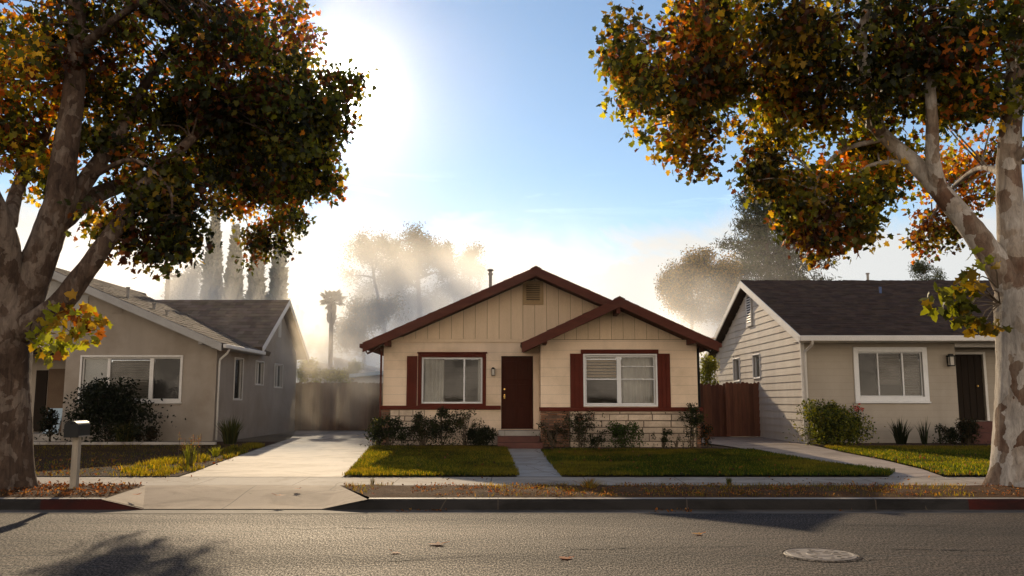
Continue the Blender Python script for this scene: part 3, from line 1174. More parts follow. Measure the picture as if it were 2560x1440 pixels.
# gable boards (vertical grooves) above the band
def gable_boards(Y, x0, x1, zlow, apex, slopeL, slopeR, off, step, back=True):
    b = MB()
    g = MB()
    g.prism([(x0, Y + 0.03, zlow), (x1, Y + 0.03, zlow), (x1, Y + 0.03, apex.z - slopeR * (x1 - apex.x) - off),
             (apex.x, Y + 0.03, apex.z - off), (x0, Y + 0.03, apex.z - slopeL * (apex.x - x0) - off)], (0, 0.1, 0))
    x = x0
    def top(xx):
        return (apex.z - slopeL * (apex.x - xx) - off) if xx < apex.x else (apex.z - slopeR * (xx - apex.x) - off)
    while x < x1 - 0.02:
        xe = min(x1, x + step)
        a, c = x + 0.006, xe - 0.006
        ta, tc = top(a), top(c)
        if max(ta, tc) > zlow + 0.02:
            k = rr.uniform(0.94, 1.04)
            pts = [(a, Y, zlow + 0.002), (c, Y, zlow + 0.002), (c, Y, max(zlow + 0.01, tc))]
            if a < apex.x < c:
                pts.append((apex.x, Y, top(apex.x)))
            pts.append((a, Y, max(zlow + 0.01, ta)))
            b.prism(pts, (0, 0.028, 0), (k, k, k))
        x = xe
    return b, g


th_r = 0.17
bb, gg = gable_boards(YW - 0.005, el_.x + 0.35, xb0 + 3.2, zg + 0.10, apx, slope_m, slope_m, th_r + 0.05, 0.335)
bb.build("gable_boards", M["cream_board"], house)
gg.build("gable_backing", M["cream_dark"], house)
slb = (apb.z - elb.z) / (apb.x - elb.x)
slbr = (apb.z - erb.z) / (erb.x - apb.x)
bb, gg = gable_boards(YB - 0.005, xb0 + 0.02, xr - 0.02, zgb + 0.012, apb, slb, slbr, th_r + 0.05, 0.315)
bb.build("gable_boards", M["cream_board"], house)
gg.build("gable_backing", M["cream_dark"], house)
b = MB()
b.box(xl - 0.0, xb0 + 0.1, YW - 0.03, YW + 0.1, zg + 0.002, zg + 0.098)
bevel(b.build("gable_band", M["cream_board"], house), 0.006)

# roofs
b = MB()
yf, yb_ = 23.2, YBACK + 0.5
slope(b, (el_.x, yf, el_.z), (el_.x, yb_, el_.z), (apx.x, yf, apx.z), (apx.x, yb_, apx.z), th_r, 16, 34, rr)
slope(b, (er_x, yf, el_.z), (er_x, yb_, el_.z), (apx.x, yf, apx.z), (apx.x, yb_, apx.z), th_r, 16, 34, rr)
yfb = 22.1
slope(b, (elb.x, yfb, elb.z), (elb.x, 25.5, elb.z), (apb.x, yfb, apb.z), (apb.x, 28.0, apb.z), th_r, 11, 16, rr)
slope(b, (erb.x, yfb, erb.z), (erb.x, 27.5, erb.z), (apb.x, yfb, apb.z), (apb.x, 28.0, apb.z), th_r, 11, 16, rr)
# ridge caps
for ap_, y0, y1 in ((apx, yf, yb_), (apb, yfb, 28.0)):
    n = int((y1 - y0) / 0.3)
    for k in range(n):
        ya = y0 + k * 0.3 - 0.01
        for s in (-1, 1):
            b.poly([(ap_.x, ya, ap_.z + 0.045), (ap_.x + s * 0.15, ya, ap_.z - 0.03), (ap_.x + s * 0.15, ya + 0.33, ap_.z - 0.045), (ap_.x, ya + 0.33, ap_.z + 0.03)], (0.9, 0.85, 0.85))
b.build("roof", M["shingle_red"], house)
# fascia boards along the rakes
b = MB()
fd = 0.26
def rake(b, e, a, yf):
    board_between(b, (e.x, yf - 0.045, e.z + 0.01), (a.x, yf - 0.045, a.z + 0.01), (0, 0.04, 0), (0, 0, -fd))
rake(b, el_, apx, yf)
bevel(b.build("fascia", M["redfascia"], house), 0.006)
b = MB()
rake(b, Vector((er_x, yf, el_.z)), apx, yf)
bevel(b.build("fascia", M["redfascia"], house), 0.006)
b = MB()
rake(b, elb, apb, yfb)
bevel(b.build("fascia", M["redfascia"], house), 0.006)
b = MB()
rake(b, erb, apb, yfb)
bevel(b.build("fascia", M["redfascia"], house), 0.006)
# soffit returns and eave gutters
b = MB()
b.box(el_.x - 0.09, el_.x + 0.005, yf - 0.02, yb_, el_.z - 0.13, el_.z - 0.01)
bevel(b.build("gutter_trough", M["redfascia"], house), 0.02, 2)
b = MB()
b.box(erb.x - 0.005, erb.x + 0.09, yfb - 0.02, 27.5, erb.z - 0.13, erb.z - 0.01)
bevel(b.build("gutter_trough", M["redfascia"], house), 0.02, 2)
b = MB()
b.box(el_.x + 0.06, xl, yf + 0.05, YBACK, zg - 0.02, zg + 0.01)
b.build("soffit", M["cream_plain"], house)
b = MB()
b.box(xr, erb.x - 0.06, yfb + 0.05, YBACK, zgb - 0.02, zgb + 0.01)
b.build("soffit", M["cream_plain"], house)
# beam ends under the rakes
for px_, py_, Y, ap_, yfr in ((965, 856, YW, apx, yf), (1363, 850, YB, apb, yfb), (1546, 775, YB, apb, yfb), (1736, 850, YB, apb, yfb)):
    c = P(px_, py_, yfr)
    b = MB()
    b.box(c.x - 0.055, c.x + 0.055, yfr + 0.03, Y - 0.01, c.z - 0.085, c.z + 0.085)
    bevel(b.build("beam_end", M["redfascia"], house), 0.008)
# gable vent
va, vb = P(1307, 762, YW), P(1358, 703, YW)
b = MB()
Tv = T_front(YW - 0.008)
x0, x1, z0, z1 = va.x, vb.x, va.z, vb.z
cw = 0.10
b.boxT(Tv, x0, x0 + cw, z0, z1, 0, 0.035); b.boxT(Tv, x1 - cw, x1, z0, z1, 0, 0.035)
b.boxT(Tv, x0 + cw, x1 - cw, z0, z0 + cw, 0, 0.035); b.boxT(Tv, x0 + cw, x1 - cw, z1 - cw, z1, 0, 0.035)
vent = bevel(b.build("gable_vent", M["vent_tan"], house), 0.006)
b = MB()
n = 9
for k in range(n):
    z = z0 + cw + (z1 - z0 - 2 * cw) * k / n
    h = (z1 - z0 - 2 * cw) / n
    b.hexa([Tv(x0 + cw, z, 0.034), Tv(x1 - cw, z, 0.034), Tv(x1 - cw, z + 0.004, 0.030), Tv(x0 + cw, z + 0.004, 0.030),
            Tv(x0 + cw, z + h * 0.62, 0.012), Tv(x1 - cw, z + h * 0.62, 0.012), Tv(x1 - cw, z + h * 0.66, 0.008), Tv(x0 + cw, z + h * 0.66, 0.008)])
b.build("louvre", M["vent_tan"], vent)
b = MB()
b.boxT(Tv, x0 + cw, x1 - cw, z0 + cw, z1 - cw, 0.0005, 0.003)
b.build("backing", M["dark"], vent)  # dark sheet standing in for the shade in the gaps between slats
# windows
window(house, Tm, W1, M["redtrim"], 0.10, M["white"], 0.05, [(0.70, 0.045)], {0: ("curtain", 0.0, 0.50), 1: ("curtain", 0.80, 1.0)},
       label="wide sliding window left of the front door with a half-drawn curtain", out=0.04)
window(house, Tb, W2, M["white"], 0.045, M["white"], 0.045, [(0.485, 0.115)], {0: ("blind", 0.56, M["vent_tan"]), 1: ("curtain", 0.04, 0.97)},
       label="white double window with a curtain on its right half", out=0.045, horiz={0: [(0.52, 0.035)], 1: [(0.52, 0.03), (0.78, 0.02)]})
# red head trims, shutters, belt
b = MB()
b.boxT(Tm, XH(1042, YW), XH(1218, YW), ZV(893, YW) + 0.101, ZV(893, YW) + 0.145, 0.001, 0.07)
bevel(b.build("head_trim", M["redtrim"], house), 0.006)
b = MB()
b.boxT(Tb, XH(1453, YB), XH(1648, YB), ZV(889, YB) + 0.047, ZV(889, YB) + 0.16, 0.001, 0.07)
bevel(b.build("head_trim", M["redtrim"], house), 0.006)
for T, a, c, z0, z1 in ((Tm, XH(1016, YW), XH(1042, YW), ZV(1014, YW), ZV(890, YW)),
                        (Tb, XH(1426, YB), XH(1459, YB), ZV(1018, YB), ZV(884, YB)),
                        (Tb, XH(1644, YB), XH(1677, YB), ZV(1018, YB), ZV(884, YB))):
    b = MB()
    b.boxT(T, a, c, z0, z1, 0.001, 0.022)
    nb = 3
    for k in range(nb):
        u0, u1 = a + (c - a) * k / nb + 0.004, a + (c - a) * (k + 1) / nb - 0.004
        b.boxT(T, u0, u1, z0 + 0.002, z1 - 0.002, 0.0225, 0.036)
    bevel(b.build("shutter", M["redtrim"], house), 0.004)
b = MB()
b.boxT(Tm, XH(950, YW), XH(1252, YW), ZV(1024, YW), ZV(1014, YW), 0.001, 0.07)
bevel(b.build("belt_trim", M["redtrim"], house), 0.008)
b = MB()
b.boxT(Tb, XH(1348, YB), XH(1756, YB), ZV(1028, YB), ZV(1018, YB), 0.001, 0.085)
bevel(b.build("belt_trim", M["redtrim"], house), 0.008)

# stone and brick base
def stones(b, T, u0, u1, v0, v1, rng, row=(0.12, 0.23), wid=(0.24, 0.85), wmax=0.05, tone=(0.80, 1.15), gap=0.016, warm=0.0):
    z = v0
    while z < v1 - 0.03:
        h = min(rng.uniform(*row), v1 - z)
        if v1 - z - h < 0.05:
            h = v1 - z
        u = u0
        while u < u1 - 0.02:
            w = min(rng.uniform(*wid), u1 - u)
            if u1 - u - w < 0.1:
                w = u1 - u
            k = rng.uniform(*tone)
            r_ = rng.uniform(-warm, warm)
            o_ = rng.uniform(0.022, wmax)
            g = gap / 2
            j = lambda: rng.uniform(-0.006, 0.006)
            f = [T(u + g, z + g, 0.001), T(u + w - g, z + g, 0.001), T(u + w - g, z + h - g, 0.001), T(u + g, z + h - g, 0.001)]
            m_ = 0.007
            n_ = [T(u + g + m_ + j(), z + g + m_ + j(), o_), T(u + w - g - m_ + j(), z + g + m_ + j(), o_ + j()), T(u + w - g - m_ + j(), z + h - g - m_ + j(), o_ + j()), T(u + g + m_ + j(), z + h - g - m_ + j(), o_)]
            b.hexa([n_[0], n_[1], f[1], f[0], n_[3], n_[2], f[2], f[3]], (k * (1 + r_), k, k * (1 - r_)))
            u += w
        z += h


b = MB()
zt1, zt2 = ZV(1024, YW) - 0.002, ZV(1028, YB) - 0.002
stones(b, Tm, XH(976, YW), XH(1062, YW), zb, zt1, rr)
b.build("stone_facing", M["stone"], house)
b = MB()
stones(b, Tb, XH(1424, YB), XH(1738, YB), zb, zt2, rr)
b.build("stone_facing", M["stone"], house)
b = MB()
stones(b, Tm, xl - 0.03, XH(975, YW), zb, zt1, rr, (0.06, 0.075), (0.12, 0.24), 0.06, (0.6, 1.3), 0.01, 0.1)
b.build("brick_pier", M["brick"], house)
b = MB()
stones(b, Tb, xb0 - 0.02, XH(1423, YB), zb, zt2, rr, (0.06, 0.08), (0.12, 0.26), 0.06, (0.55, 1.35), 0.01, 0.12)
b.build("brick_pier", M["brick"], house)
b = MB()
stones(b, Tb, XH(1739, YB), xr + 0.05, zb, zt2, rr, (0.06, 0.08), (0.1, 0.2), 0.06, (0.55, 1.35), 0.01, 0.12)
b.build("brick_pier", M["brick"], house)
b = MB()
b.boxT(Tb, xb0 + 0.01, xr - 0.01, zb, zt2 - 0.01, 0.0005, 0.016)
b.build("mortar_bed", M["mortar"], house)
b = MB()
b.boxT(Tm, xl + 0.01, XH(1062, YW), zb, zt1 - 0.01, 0.0005, 0.016)
b.build("mortar_bed", M["mortar"], house)
# door
b = MB()
b.boxT(Tm, DO[0] + 0.03, DO[1] - 0.03, DO[2] + 0.01, DO[3] - 0.03, -0.12, -0.07)
dw = DO[1] - DO[0] - 0.06
dh = DO[3] - DO[2] - 0.04
for i in range(2):
    for j, (f0, f1) in enumerate(((0.06, 0.30), (0.36, 0.62), (0.68, 0.94))):
        ua = DO[0] + 0.03 + dw * (0.10 + 0.43 * i)
        b.boxT(Tm, ua, ua + dw * 0.37, DO[2] + 0.01 + dh * f0, DO[2] + 0.01 + dh * f1, -0.0695, -0.058)
door = bevel(b.build("door", M["door_red"], house), 0.006)
b = MB()
hx = DO[0] + 0.09
hz = ZV(991, YW)
b.boxT(Tm, hx - 0.02, hx + 0.02, hz - 0.06, hz + 0.06, -0.0575, -0.05)
b.tube([Tm(hx, hz, -0.05), Tm(hx, hz, 0.0)], 0.014, 8)
b.tube([Tm(hx, hz, 0.0), Tm(hx, hz, 0.02), Tm(hx, hz, 0.035)], [0.014, 0.032, 0.02], 10)
b.build("door_handle", M["brass"], door)
b = MB()
b.tube([Tm(hx, hz + 0.2, -0.0575), Tm(hx, hz + 0.2, -0.04)], 0.026, 10)
b.build("deadbolt", M["brass"], door)
b = MB()
b.boxT(Tm, DO[0] + 0.001, DO[0] + 0.03, DO[2], DO[3] - 0.03, -0.13, -0.02)
b.boxT(Tm, DO[1] - 0.03, DO[1] - 0.001, DO[2], DO[3] - 0.03, -0.13, -0.02)
b.boxT(Tm, DO[0] + 0.001, DO[1] - 0.001, DO[3] - 0.03, DO[3] - 0.001, -0.13, -0.02)
b.build("door_frame", M["door_red"], house)
b = MB()
b.boxT(Tm, DO[1] + 0.01, xb0 - 0.02, DO[2], DO[3], 0.001, 0.03)
bevel(b.build("door_side_trim", M["cream_plain"], house), 0.005)
# porch slab and steps
b = MB()
b.box(XH(1246, 23.4), XH(1356, 23.4) - 0.02, 23.1, YW - 0.001, zb - 0.1, DZb - 0.012)
bevel(b.build("porch_slab", M["kerbtop"], house), 0.012)
b = MB()
h1 = (DZb - 0.03 - 0.25)
b.box(XH(1244, 23.0), xb0 - 0.03, 22.8, 23.098, zb - 0.05, 0.25 + h1 * 0.72)
b.box(XH(1244, 22.6), XH(1357, 22.6), 22.48, 22.798, zb - 0.05, 0.25 + h1 * 0.36)
bevel(b.build("front_step", M["step_brick"], house), 0.012)
lantern(house, Tm, XH(1233, YW), ZV(930, YW), 0.75)
# flue on the left slope
fb = P(1226, 713, 26.0)
b = MB()
ft = P(1226, 676, 26.0)
b.tube([(fb.x, 26, fb.z - 0.25), (fb.x, 26, ft.z)], 0.05, 12)
b.tube([(fb.x, 26, ft.z - 0.14), (fb.x, 26, ft.z - 0.09)], 0.075, 12)
b.tube([(fb.x, 26, ft.z - 0.03), (fb.x, 26, ft.z - 0.01), (fb.x, 26, ft.z + 0.03), (fb.x, 26, ft.z + 0.05)], [0.06, 0.105, 0.09, 0.03], 12)
b.build("flue_pipe", M["galv"], house)
# downpipes
b = MB()
b.tube([(el_.x - 0.02, YW - 0.25, el_.z - 0.13), (el_.x + 0.05, YW - 0.2, el_.z - 0.25), (xl - 0.10, YW - 0.05, zg - 0.16), (xl - 0.06, YW - 0.04, zg - 0.30),
        (xl - 0.06, YW - 0.04, 0.95), (xl - 0.075, YW - 0.06, 0.85), (xl - 0.075, YW - 0.06, 0.3)], 0.03, 8)
b.build("downpipe", M["redfascia"], house, smooth=True)
b = MB()
b.tube([(erb.x + 0.02, YB - 0.1, erb.z - 0.13), (erb.x - 0.02, YB, erb.z - 0.22), (xr + 0.12, YB + 0.1, zgb - 0.12), (xr + 0.06, YB + 0.12, zgb - 0.25), (xr + 0.06, YB + 0.12, 0.3)], 0.035, 8)
b.build("downpipe", M["black"], house, smooth=True)

# ------------------------------------------------------------------ grey stucco house on the left
lh = thing("stucco_house", "grey stucco house with long low gable behind the mailbox", "house", (-14, 26, 0.25))
YL = 26.0
XW = XH(537, YL)
zt = 3.0
zE = P(555, 858, 25.4).z
xE = P(555, 858, 25.4).x
pA = P(120, 671, 25.4)
sl_l = (pA.z - zE) / (xE - pA.x)
xA = P(62, 647, 25.4).x
zA = zE + sl_l * (xE - xA)
xFar = xA - (xE - xA)
xLw = XH(158, YL)                      # left end of the front wall, then the porch recess
zw_top = zE - 0.12
Tl = T_front(YL)
Wl = (XH(200, YL), XH(448, YL), ZV(1000, YL, 320), ZV(893, YL, 320))
b = MB()
wall_open(b, Tl, xLw, XW, 0.2, zw_top, [Wl])
# side wall facing the drive, continuing to the wing
Ts = T_right(XW)
def ysid(px):
    return -XW * F / (1280 - px) / CT
SW = []
for pa, pb, ya, yb2 in ((583, 603, 998, 897), (636, 655, 961, 905), (684, 703, 968, 912)):
    y0, y1 = ysid(pa), ysid(pb)
    ym = (y0 + y1) / 2
    SW.append((y0, y1, ZV(ya, ym), ZV(yb2, ym)))
YLB = 35.7
wall_open(b, Ts, YL + 0.14, YLB, 0.2, zw_top, SW)
b.boxT(T_front(27.6), xLw - 6.5, xLw + 0.14, 0.2, zw_top, -0.14, 0)
b.boxT(T_left(xLw), YL + 0.14, 27.6, 0.2, zw_top, -0.139, 0)
b.box(xFar + 0.5, XW - 0.14, YLB - 0.14, YLB, 0.2, zw_top)
b.build("wall", M["stucco"], lh)
# front gable
b = MB()
o_ = 0.24
def top_l(x):
    return (zA - sl_l * abs(x - xA)) - o_
b.prism([(XW, YL, zw_top + 0.001), (XW, YL, max(zw_top + 0.02, top_l(XW))), (xA, YL, top_l(xA)), (xFar + 0.6, YL, top_l(xFar + 0.6)), (xFar + 0.6, YL, zw_top + 0.001)], (0, 0.12, 0))
# wing gable end
yr0, yr1 = 29.4, 36.1
ym = (yr0 + yr1) / 2
apw = P(710, 750, ym)
zEw = P(655, 868, yr0).z
slw = (apw.z - zEw) / (ym - yr0)
b.prism([(XW, YL + 3.4, zw_top + 0.001), (XW, YLB, zw_top + 0.001), (XW, YLB, max(zw_top + 0.02, apw.z - slw * abs(YLB - ym) - 0.2)), (XW, ym, apw.z - 0.2), (XW, YL + 3.5, max(zw_top + 0.02, apw.z - slw * abs(YL + 3.5 - ym) - 0.2))], (-0.12, 0, 0))
b.build("gable_wall", M["stucco"], lh)
b = MB()
z = top_l(xA) - 0.1
k = 0
x_r = XH(205, YL)
while z > top_l(xA) - 1.35:
    hw = (top_l(xA) - z) / sl_l - 0.05
    if hw > 0.05:
        x1 = min(xA + hw, x_r)
        b.hexa([(xA - hw, YL - 0.03, z - 0.14), (x1, YL - 0.03, z - 0.14), (x1, YL - 0.002, z - 0.14), (xA - hw, YL - 0.002, z - 0.14),
                (xA - hw, YL - 0.012, z), (x1, YL - 0.012, z), (x1, YL - 0.002, z), (xA - hw, YL - 0.002, z)])
    z -= 0.14
b.build("gable_siding", M["grey_trim"], lh)
# roofs
b = MB()
yfl = 25.4
slope(b, (xE, yfl, zE), (xE, 30.6, zE), (xA, yfl, zA), (xA, ym, zA), 0.14, 20, 30, rr)
slope(b, (xFar, yfl, zE), (xFar, 34, zE), (xA, yfl, zA), (xA, 34, zA), 0.14, 8, 8, rr)
xWe = XW + 0.38
xWl = -30
slope(b, (xWl, yr0, zEw), (xWe, yr0, zEw), (xWl, ym, apw.z), (xWe, ym, apw.z), 0.14, 16, 70, rr)
slope(b, (xWl, yr1, zEw), (xWe, yr1, zEw), (xWl, ym, apw.z), (xWe, ym, apw.z), 0.14, 10, 20, rr)
b.build("roof", M["shingle_grey"], lh)
b = MB()
e1 = Vector((xE, yfl, zE))
a1 = Vector((xA, yfl, zA))
for e, a in ((e1, a1), (Vector((xFar, yfl, zE)), a1)):
    board_between(b, (e.x, yfl - 0.05, e.z), (a.x, yfl - 0.05, a.z), (0, 0.045, 0), (0, 0, -0.24))
    break
bevel(b.build("fascia", M["grey_trim"], lh), 0.006)
b = MB()
for ye in (yr0, yr1):
    board_between(b, (xWe + 0.002, ye, zEw), (xWe + 0.002, ym, apw.z), (0.04, 0, 0), (0, 0, -0.2))
bevel(b.build("fascia", M["white_trim"], lh), 0.006)
b = MB()
gx = xE + 0.03
b.box(gx, gx + 0.11, yfl, 29.5, zE - 0.14, zE - 0.02)
bevel(b.build("gutter_trough", M["white_trim"], lh), 0.02, 2)
b = MB()
b.box(XW, xE - 0.03, yfl + 0.05, 29.5, zw_top - 0.02, zw_top + 0.0)
b.build("soffit", M["grey_trim"], lh)
b = MB()
b.tube([(gx + 0.03, YL - 0.1, zE - 0.14), (gx - 0.03, YL - 0.06, zE - 0.26), (XW + 0.07, YL + 0.1, zE - 0.45), (XW + 0.05, YL + 0.12, zE - 0.6), (XW + 0.05, YL + 0.12, 0.3)], 0.035, 8)
b.build("downpipe", M["white_trim"], lh, smooth=True)
b = MB()
c = P(502, 852, 25.5)
b.box(c.x - 0.06, c.x + 0.06, 25.46, YL - 0.002, c.z - 0.11, c.z + 0.1)
bevel(b.build("beam_end", M["grey_trim"], lh), 0.008)
window(lh, Tl, Wl, M["white_trim"], 0.06, M["white_trim"], 0.04, [(0.265, 0.09), (0.70, 0.12)],
       {0: ("pale",), 1: ("blind", 0.0, M["sheer"]), 2: ("screen",)}, sill=0.05, label="three-light front window with a pale blind, partly behind the dark bush")
for h, lb in zip(SW, ("tall narrow side window", "first small side window from the drive front", "second small side window near the fence")):
    window(lh, Ts, h, M["white_trim"], 0.035, M["white_trim"], 0.03, [] if h is SW[0] else [(0.5, 0.05)],
           {0: ("screen",)} if h is SW[0] else {0: ("blind", 0.0, M["vent_tan"]), 1: ("screen",)}, label=lb)
# vents
c = P(293, 772, YL)
b = MB()
b.boxT(Tl, c.x - 0.16, c.x + 0.16, c.z - 0.15, c.z + 0.15, 0.001, 0.02)
for k in range(6):
    b.boxT(Tl, c.x - 0.13, c.x + 0.13, c.z - 0.13 + k * 0.045, c.z - 0.105 + k * 0.045, 0.0205, 0.035)
b.build("gable_vent", M["stucco"], lh)
yv = -XW * F / (1280 - 692) / CT
zv = ZV(822, yv)
b = MB()
b.boxT(Ts, yv - 0.2, yv + 0.2, zv - 0.32, zv + 0.32, 0.001, 0.025)
for k in range(9):
    b.boxT(Ts, yv - 0.16, yv + 0.16, zv - 0.29 + k * 0.065, zv - 0.255 + k * 0.065, 0.0255, 0.045)
b.build("gable_vent", M["stucco_pale"], lh)
# roof pipes
for px_, py_, hgt, Y in ((320, 722, 0.32, 27.0), (386, 746, 0.16, 27.2), (418, 772, 0.12, 27.0)):
    c = P(px_, py_, Y)
    zr = zE + sl_l * (xE - c.x)
    b = MB()
    b.tube([(c.x, Y, zr - 0.1), (c.x, Y, zr + hgt)], 0.04, 10)
    b.tube([(c.x, Y, zr + hgt), (c.x, Y, zr + hgt + 0.05)], 0.065, 10)
    b.build("roof_pipe", M["galv"], lh)
# porch recess: panel, door and step
b = MB()
Tp = T_front(27.6)
b.boxT(Tp, XH(88, 27.6), XH(116, 27.6), 0.5, 2.45, 0.002, 0.05)
door = bevel(b.build("door", M["darkdoor"], lh), 0.006)
b = MB()
b.boxT(Tp, XH(118, 27.6), xLw, 0.5, 2.5, 0.002, 0.02)
b.build("porch_panel", surf("brown_panel", (0.13, 0.085, 0.05), (0.1, 0.06, 0.035), 2, 0.8), lh)
b = MB()
b.box(xLw - 3, xLw - 0.01, 26.3, 27.59, 0.15, 0.48)
bevel(b.build("porch_slab", M["kerbtop"], lh), 0.012)
b = MB()
b.box(xLw - 5, xLw - 0.002, 26.0, 27.5, zw_top - 0.1, zw_top + 0.02)
b.build("porch_ceiling", M["darkdoor"], lh)
# foundation line + tap
b = MB()
b.boxT(Tl, xLw, XW - 0.01, 0.2, 0.45, 0.001, 0.02)
b.build("foundation_band", M["stucco"], lh)
b = MB()
b.boxT(Tl, XH(370, YL), XH(452, YL), ZV(1012, YL), ZV(1006, YL), 0.001, 0.05)
b.build("window_ledge", M["stucco"], lh)

# pale blue board leaning on the porch
pb = P(128, 1064, 26.2)
b = MB()
b.hexa([(pb.x - 0.27, 26.22, 0.49), (pb.x + 0.20, 26.22, 0.49), (pb.x + 0.20, 26.26, 0.49), (pb.x - 0.27, 26.26, 0.49),
        (pb.x - 0.22, 26.42, 1.25), (pb.x + 0.24, 26.42, 1.25), (pb.x + 0.24, 26.46, 1.25), (pb.x - 0.22, 26.46, 1.25)])
o = bevel(b.build("board", surf("pale_blue_board", (0.42, 0.52, 0.58), (0.36, 0.46, 0.52), 2, 0.6)), 0.006)
tag(o, "pale blue board leaning in the porch left of the stucco house front", "board")

# ------------------------------------------------------------------ right house
rh = thing("siding_house", "beige house with lap siding and dark brown shingle roof", "house", (13, 25, 0.25))
YR = 25.0
XS = XH(2010, YR)
XEr = XS - 0.3
yre0, yre1 = 24.2, 36.2
yrm = (yre0 + yre1) / 2
zEr = P(2008, 838, yre0).z
zAr = P(1852, 703, yrm).z
slr = (zAr - zEr) / (yrm - yre0)
XR = 20.0
zwt = zEr - 0.17
Tr = T_front(YR)
Wr = (XH(2150, YR), XH(2311, YR), ZV(992, YR), ZV(880, YR))
xd0 = XH(2395, YR)
b = MB()
wall_open(b, Tr, XS, xd0, 0.2, zwt, [Wr])
YD = 25.9
Td = T_front(YD)
dz0, dz1 = ZV(1052, YD), ZV(886, YD)
xd1, xd2 = XH(2399, YD), XH(2464, YD)
Dr = (xd0 + 0.02, xd2, dz0, dz1)
wall_open(b, Td, xd0 - 0.14, XR, 0.2, zwt, [Dr])
b.boxT(T_right(xd0 - 0.139), YR + 0.14, YD, 0.2, zwt, 0, 0.139)
YRB = 35.9
b.box(XS + 0.14, XR, YRB - 0.14, YRB, 0.2, zwt)
b.box(XR - 0.14, XR, YD, YRB - 0.15, 0.2, zwt)
b.build("wall", M["greige"], rh)
# side wall with real lap boards
b = MB()
Tsr = T_left(XS)
def yside(px):
    return XS * F / (px - 1280) / CT
SR = []
for pa, pb_, ya, yb2 in ((1905, 1888, 944, 888), (1853, 1838, 952, 898)):
    y0, y1 = yside(pa), yside(pb_)
    SR.append((y0, y1, ZV(ya, (y0 + y1) / 2), ZV(yb2, (y0 + y1) / 2)))
b2 = MB()
wall_open(b2, Tsr, YR + 0.14, YRB, 0.2, zwt, SR)
b2.prism([(XS, YR, zwt + 0.001), (XS, YRB, zwt + 0.001), (XS, YRB, zwt + 0.01), (XS, yrm, zAr - 0.22), (XS, YR, zwt + 0.01)], (0.12, 0, 0))
b2.build("side_wall", M["siding"], rh)
z = 0.25
stp = 0.225
while z < zAr - 0.25:
    ze = z + stp
    segs = [(YR - 0.02, YRB + 0.02)]
    if ze > zwt:
        hw = (zAr - 0.2 - ze) / slr
        if hw < 0.05:
            break
        segs = [(max(YR - 0.02, yrm - hw), min(YRB + 0.02, yrm + hw))]
    for h in SR:
        if ze > h[2] - 0.03 and z < h[3] + 0.03:
            new = []
            for s0, s1 in segs:
                if h[0] - 0.04 > s0 and h[1] + 0.04 < s1:
                    new += [(s0, h[0] - 0.04), (h[1] + 0.04, s1)]
                else:
                    new.append((s0, s1))
            segs = new
    k = rr.uniform(0.93, 1.05)
    for s0, s1 in segs:
        b.hexa([Tsr(s0, z, 0.030), Tsr(s1, z, 0.030), Tsr(s1, z, 0.001), Tsr(s0, z, 0.001),
                Tsr(s0, ze + 0.004, 0.008), Tsr(s1, ze + 0.004, 0.008), Tsr(s1, ze + 0.004, 0.001), Tsr(s0, ze + 0.004, 0.001)], (k, k, k))
    z = ze
b.build("lap_siding", M["siding"], rh)
b = MB()
b.box(XS - 0.045, XS + 0.06, YR - 0.045, YR + 0.05, 0.2, zwt)
bevel(b.build("corner_board", M["white_trim"], rh), 0.006)
# roof
b = MB()
slope(b, (XEr, yre0, zEr), (XR + 0.5, yre0, zEr), (XEr, yrm, zAr), (XR + 0.5, yrm, zAr), 0.15, 34, 46, rr)
slope(b, (XEr, yre1, zEr), (XR + 0.5, yre1, zEr), (XEr, yrm, zAr), (XR + 0.5, yrm, zAr), 0.15, 16, 16, rr)
n = int((XR + 0.5 - XEr) / 0.28)
for k in range(n):
    xa = XEr + k * 0.28
    h = rr.uniform(0.03, 0.05)
    for s in (-1, 1):
        b.poly([(xa, yrm, zAr + h), (xa + 0.3, yrm, zAr + h - 0.012), (xa + 0.3, yrm + s * 0.15, zAr - 0.055), (xa, yrm + s * 0.15, zAr - 0.045)], (0.9, 0.9, 0.9))
b.build("roof", M["shingle_dark"], rh)
b = MB()
for ye in (yre0, yre1):
    board_between(b, (XEr - 0.042, ye, zEr + 0.01), (XEr - 0.042, yrm, zAr + 0.01), (0.04, 0, 0), (0, 0, -0.24))
bevel(b.build("fascia", M["white_trim"], rh), 0.006)
b = MB()
b.box(XEr - 0.04, XR + 0.5, yre0 - 0.10, yre0 - 0.002, zEr - 0.17, zEr - 0.01)
bevel(b.build("gutter_trough", M["white_trim"], rh), 0.02, 2)
b = MB()
b.box(XEr + 0.01, XR + 0.4, yre0 + 0.01, YR, zwt - 0.0, zwt + 0.02)
b.build("soffit", M["white_trim"], rh)
b = MB()
b.tube([(XS + 0.02, yre0 - 0.05, zEr - 0.17), (XS + 0.06, yre0 + 0.1, zEr - 0.26), (XS + 0.06, YR - 0.10, zEr - 0.42), (XS + 0.06, YR - 0.08, zEr - 0.55), (XS + 0.06, YR - 0.08, 0.3)], 0.04, 8)
b.build("downpipe", M["white_trim"], rh, smooth=True)
window(rh, Tr, Wr, M["white"], 0.14, M["white"], 0.035, [(0.315, 0.035), (0.70, 0.045)], {0: ("screen",), 1: ("blind", 0.28, M["sheer"]), 2: ("blind", 0.0, M["sheer"])},
       sill=0.04, label="white framed three-light window with blinds", out=0.045)
for h, lb in zip(SR, ("small side window nearer the street", "small side window nearer the back")):
    window(rh, Tsr, h, M["white"], 0.04, M["white"], 0.03, [], {0: ("blind", 0.0, M["grey_trim"])}, label=lb, out=0.045)
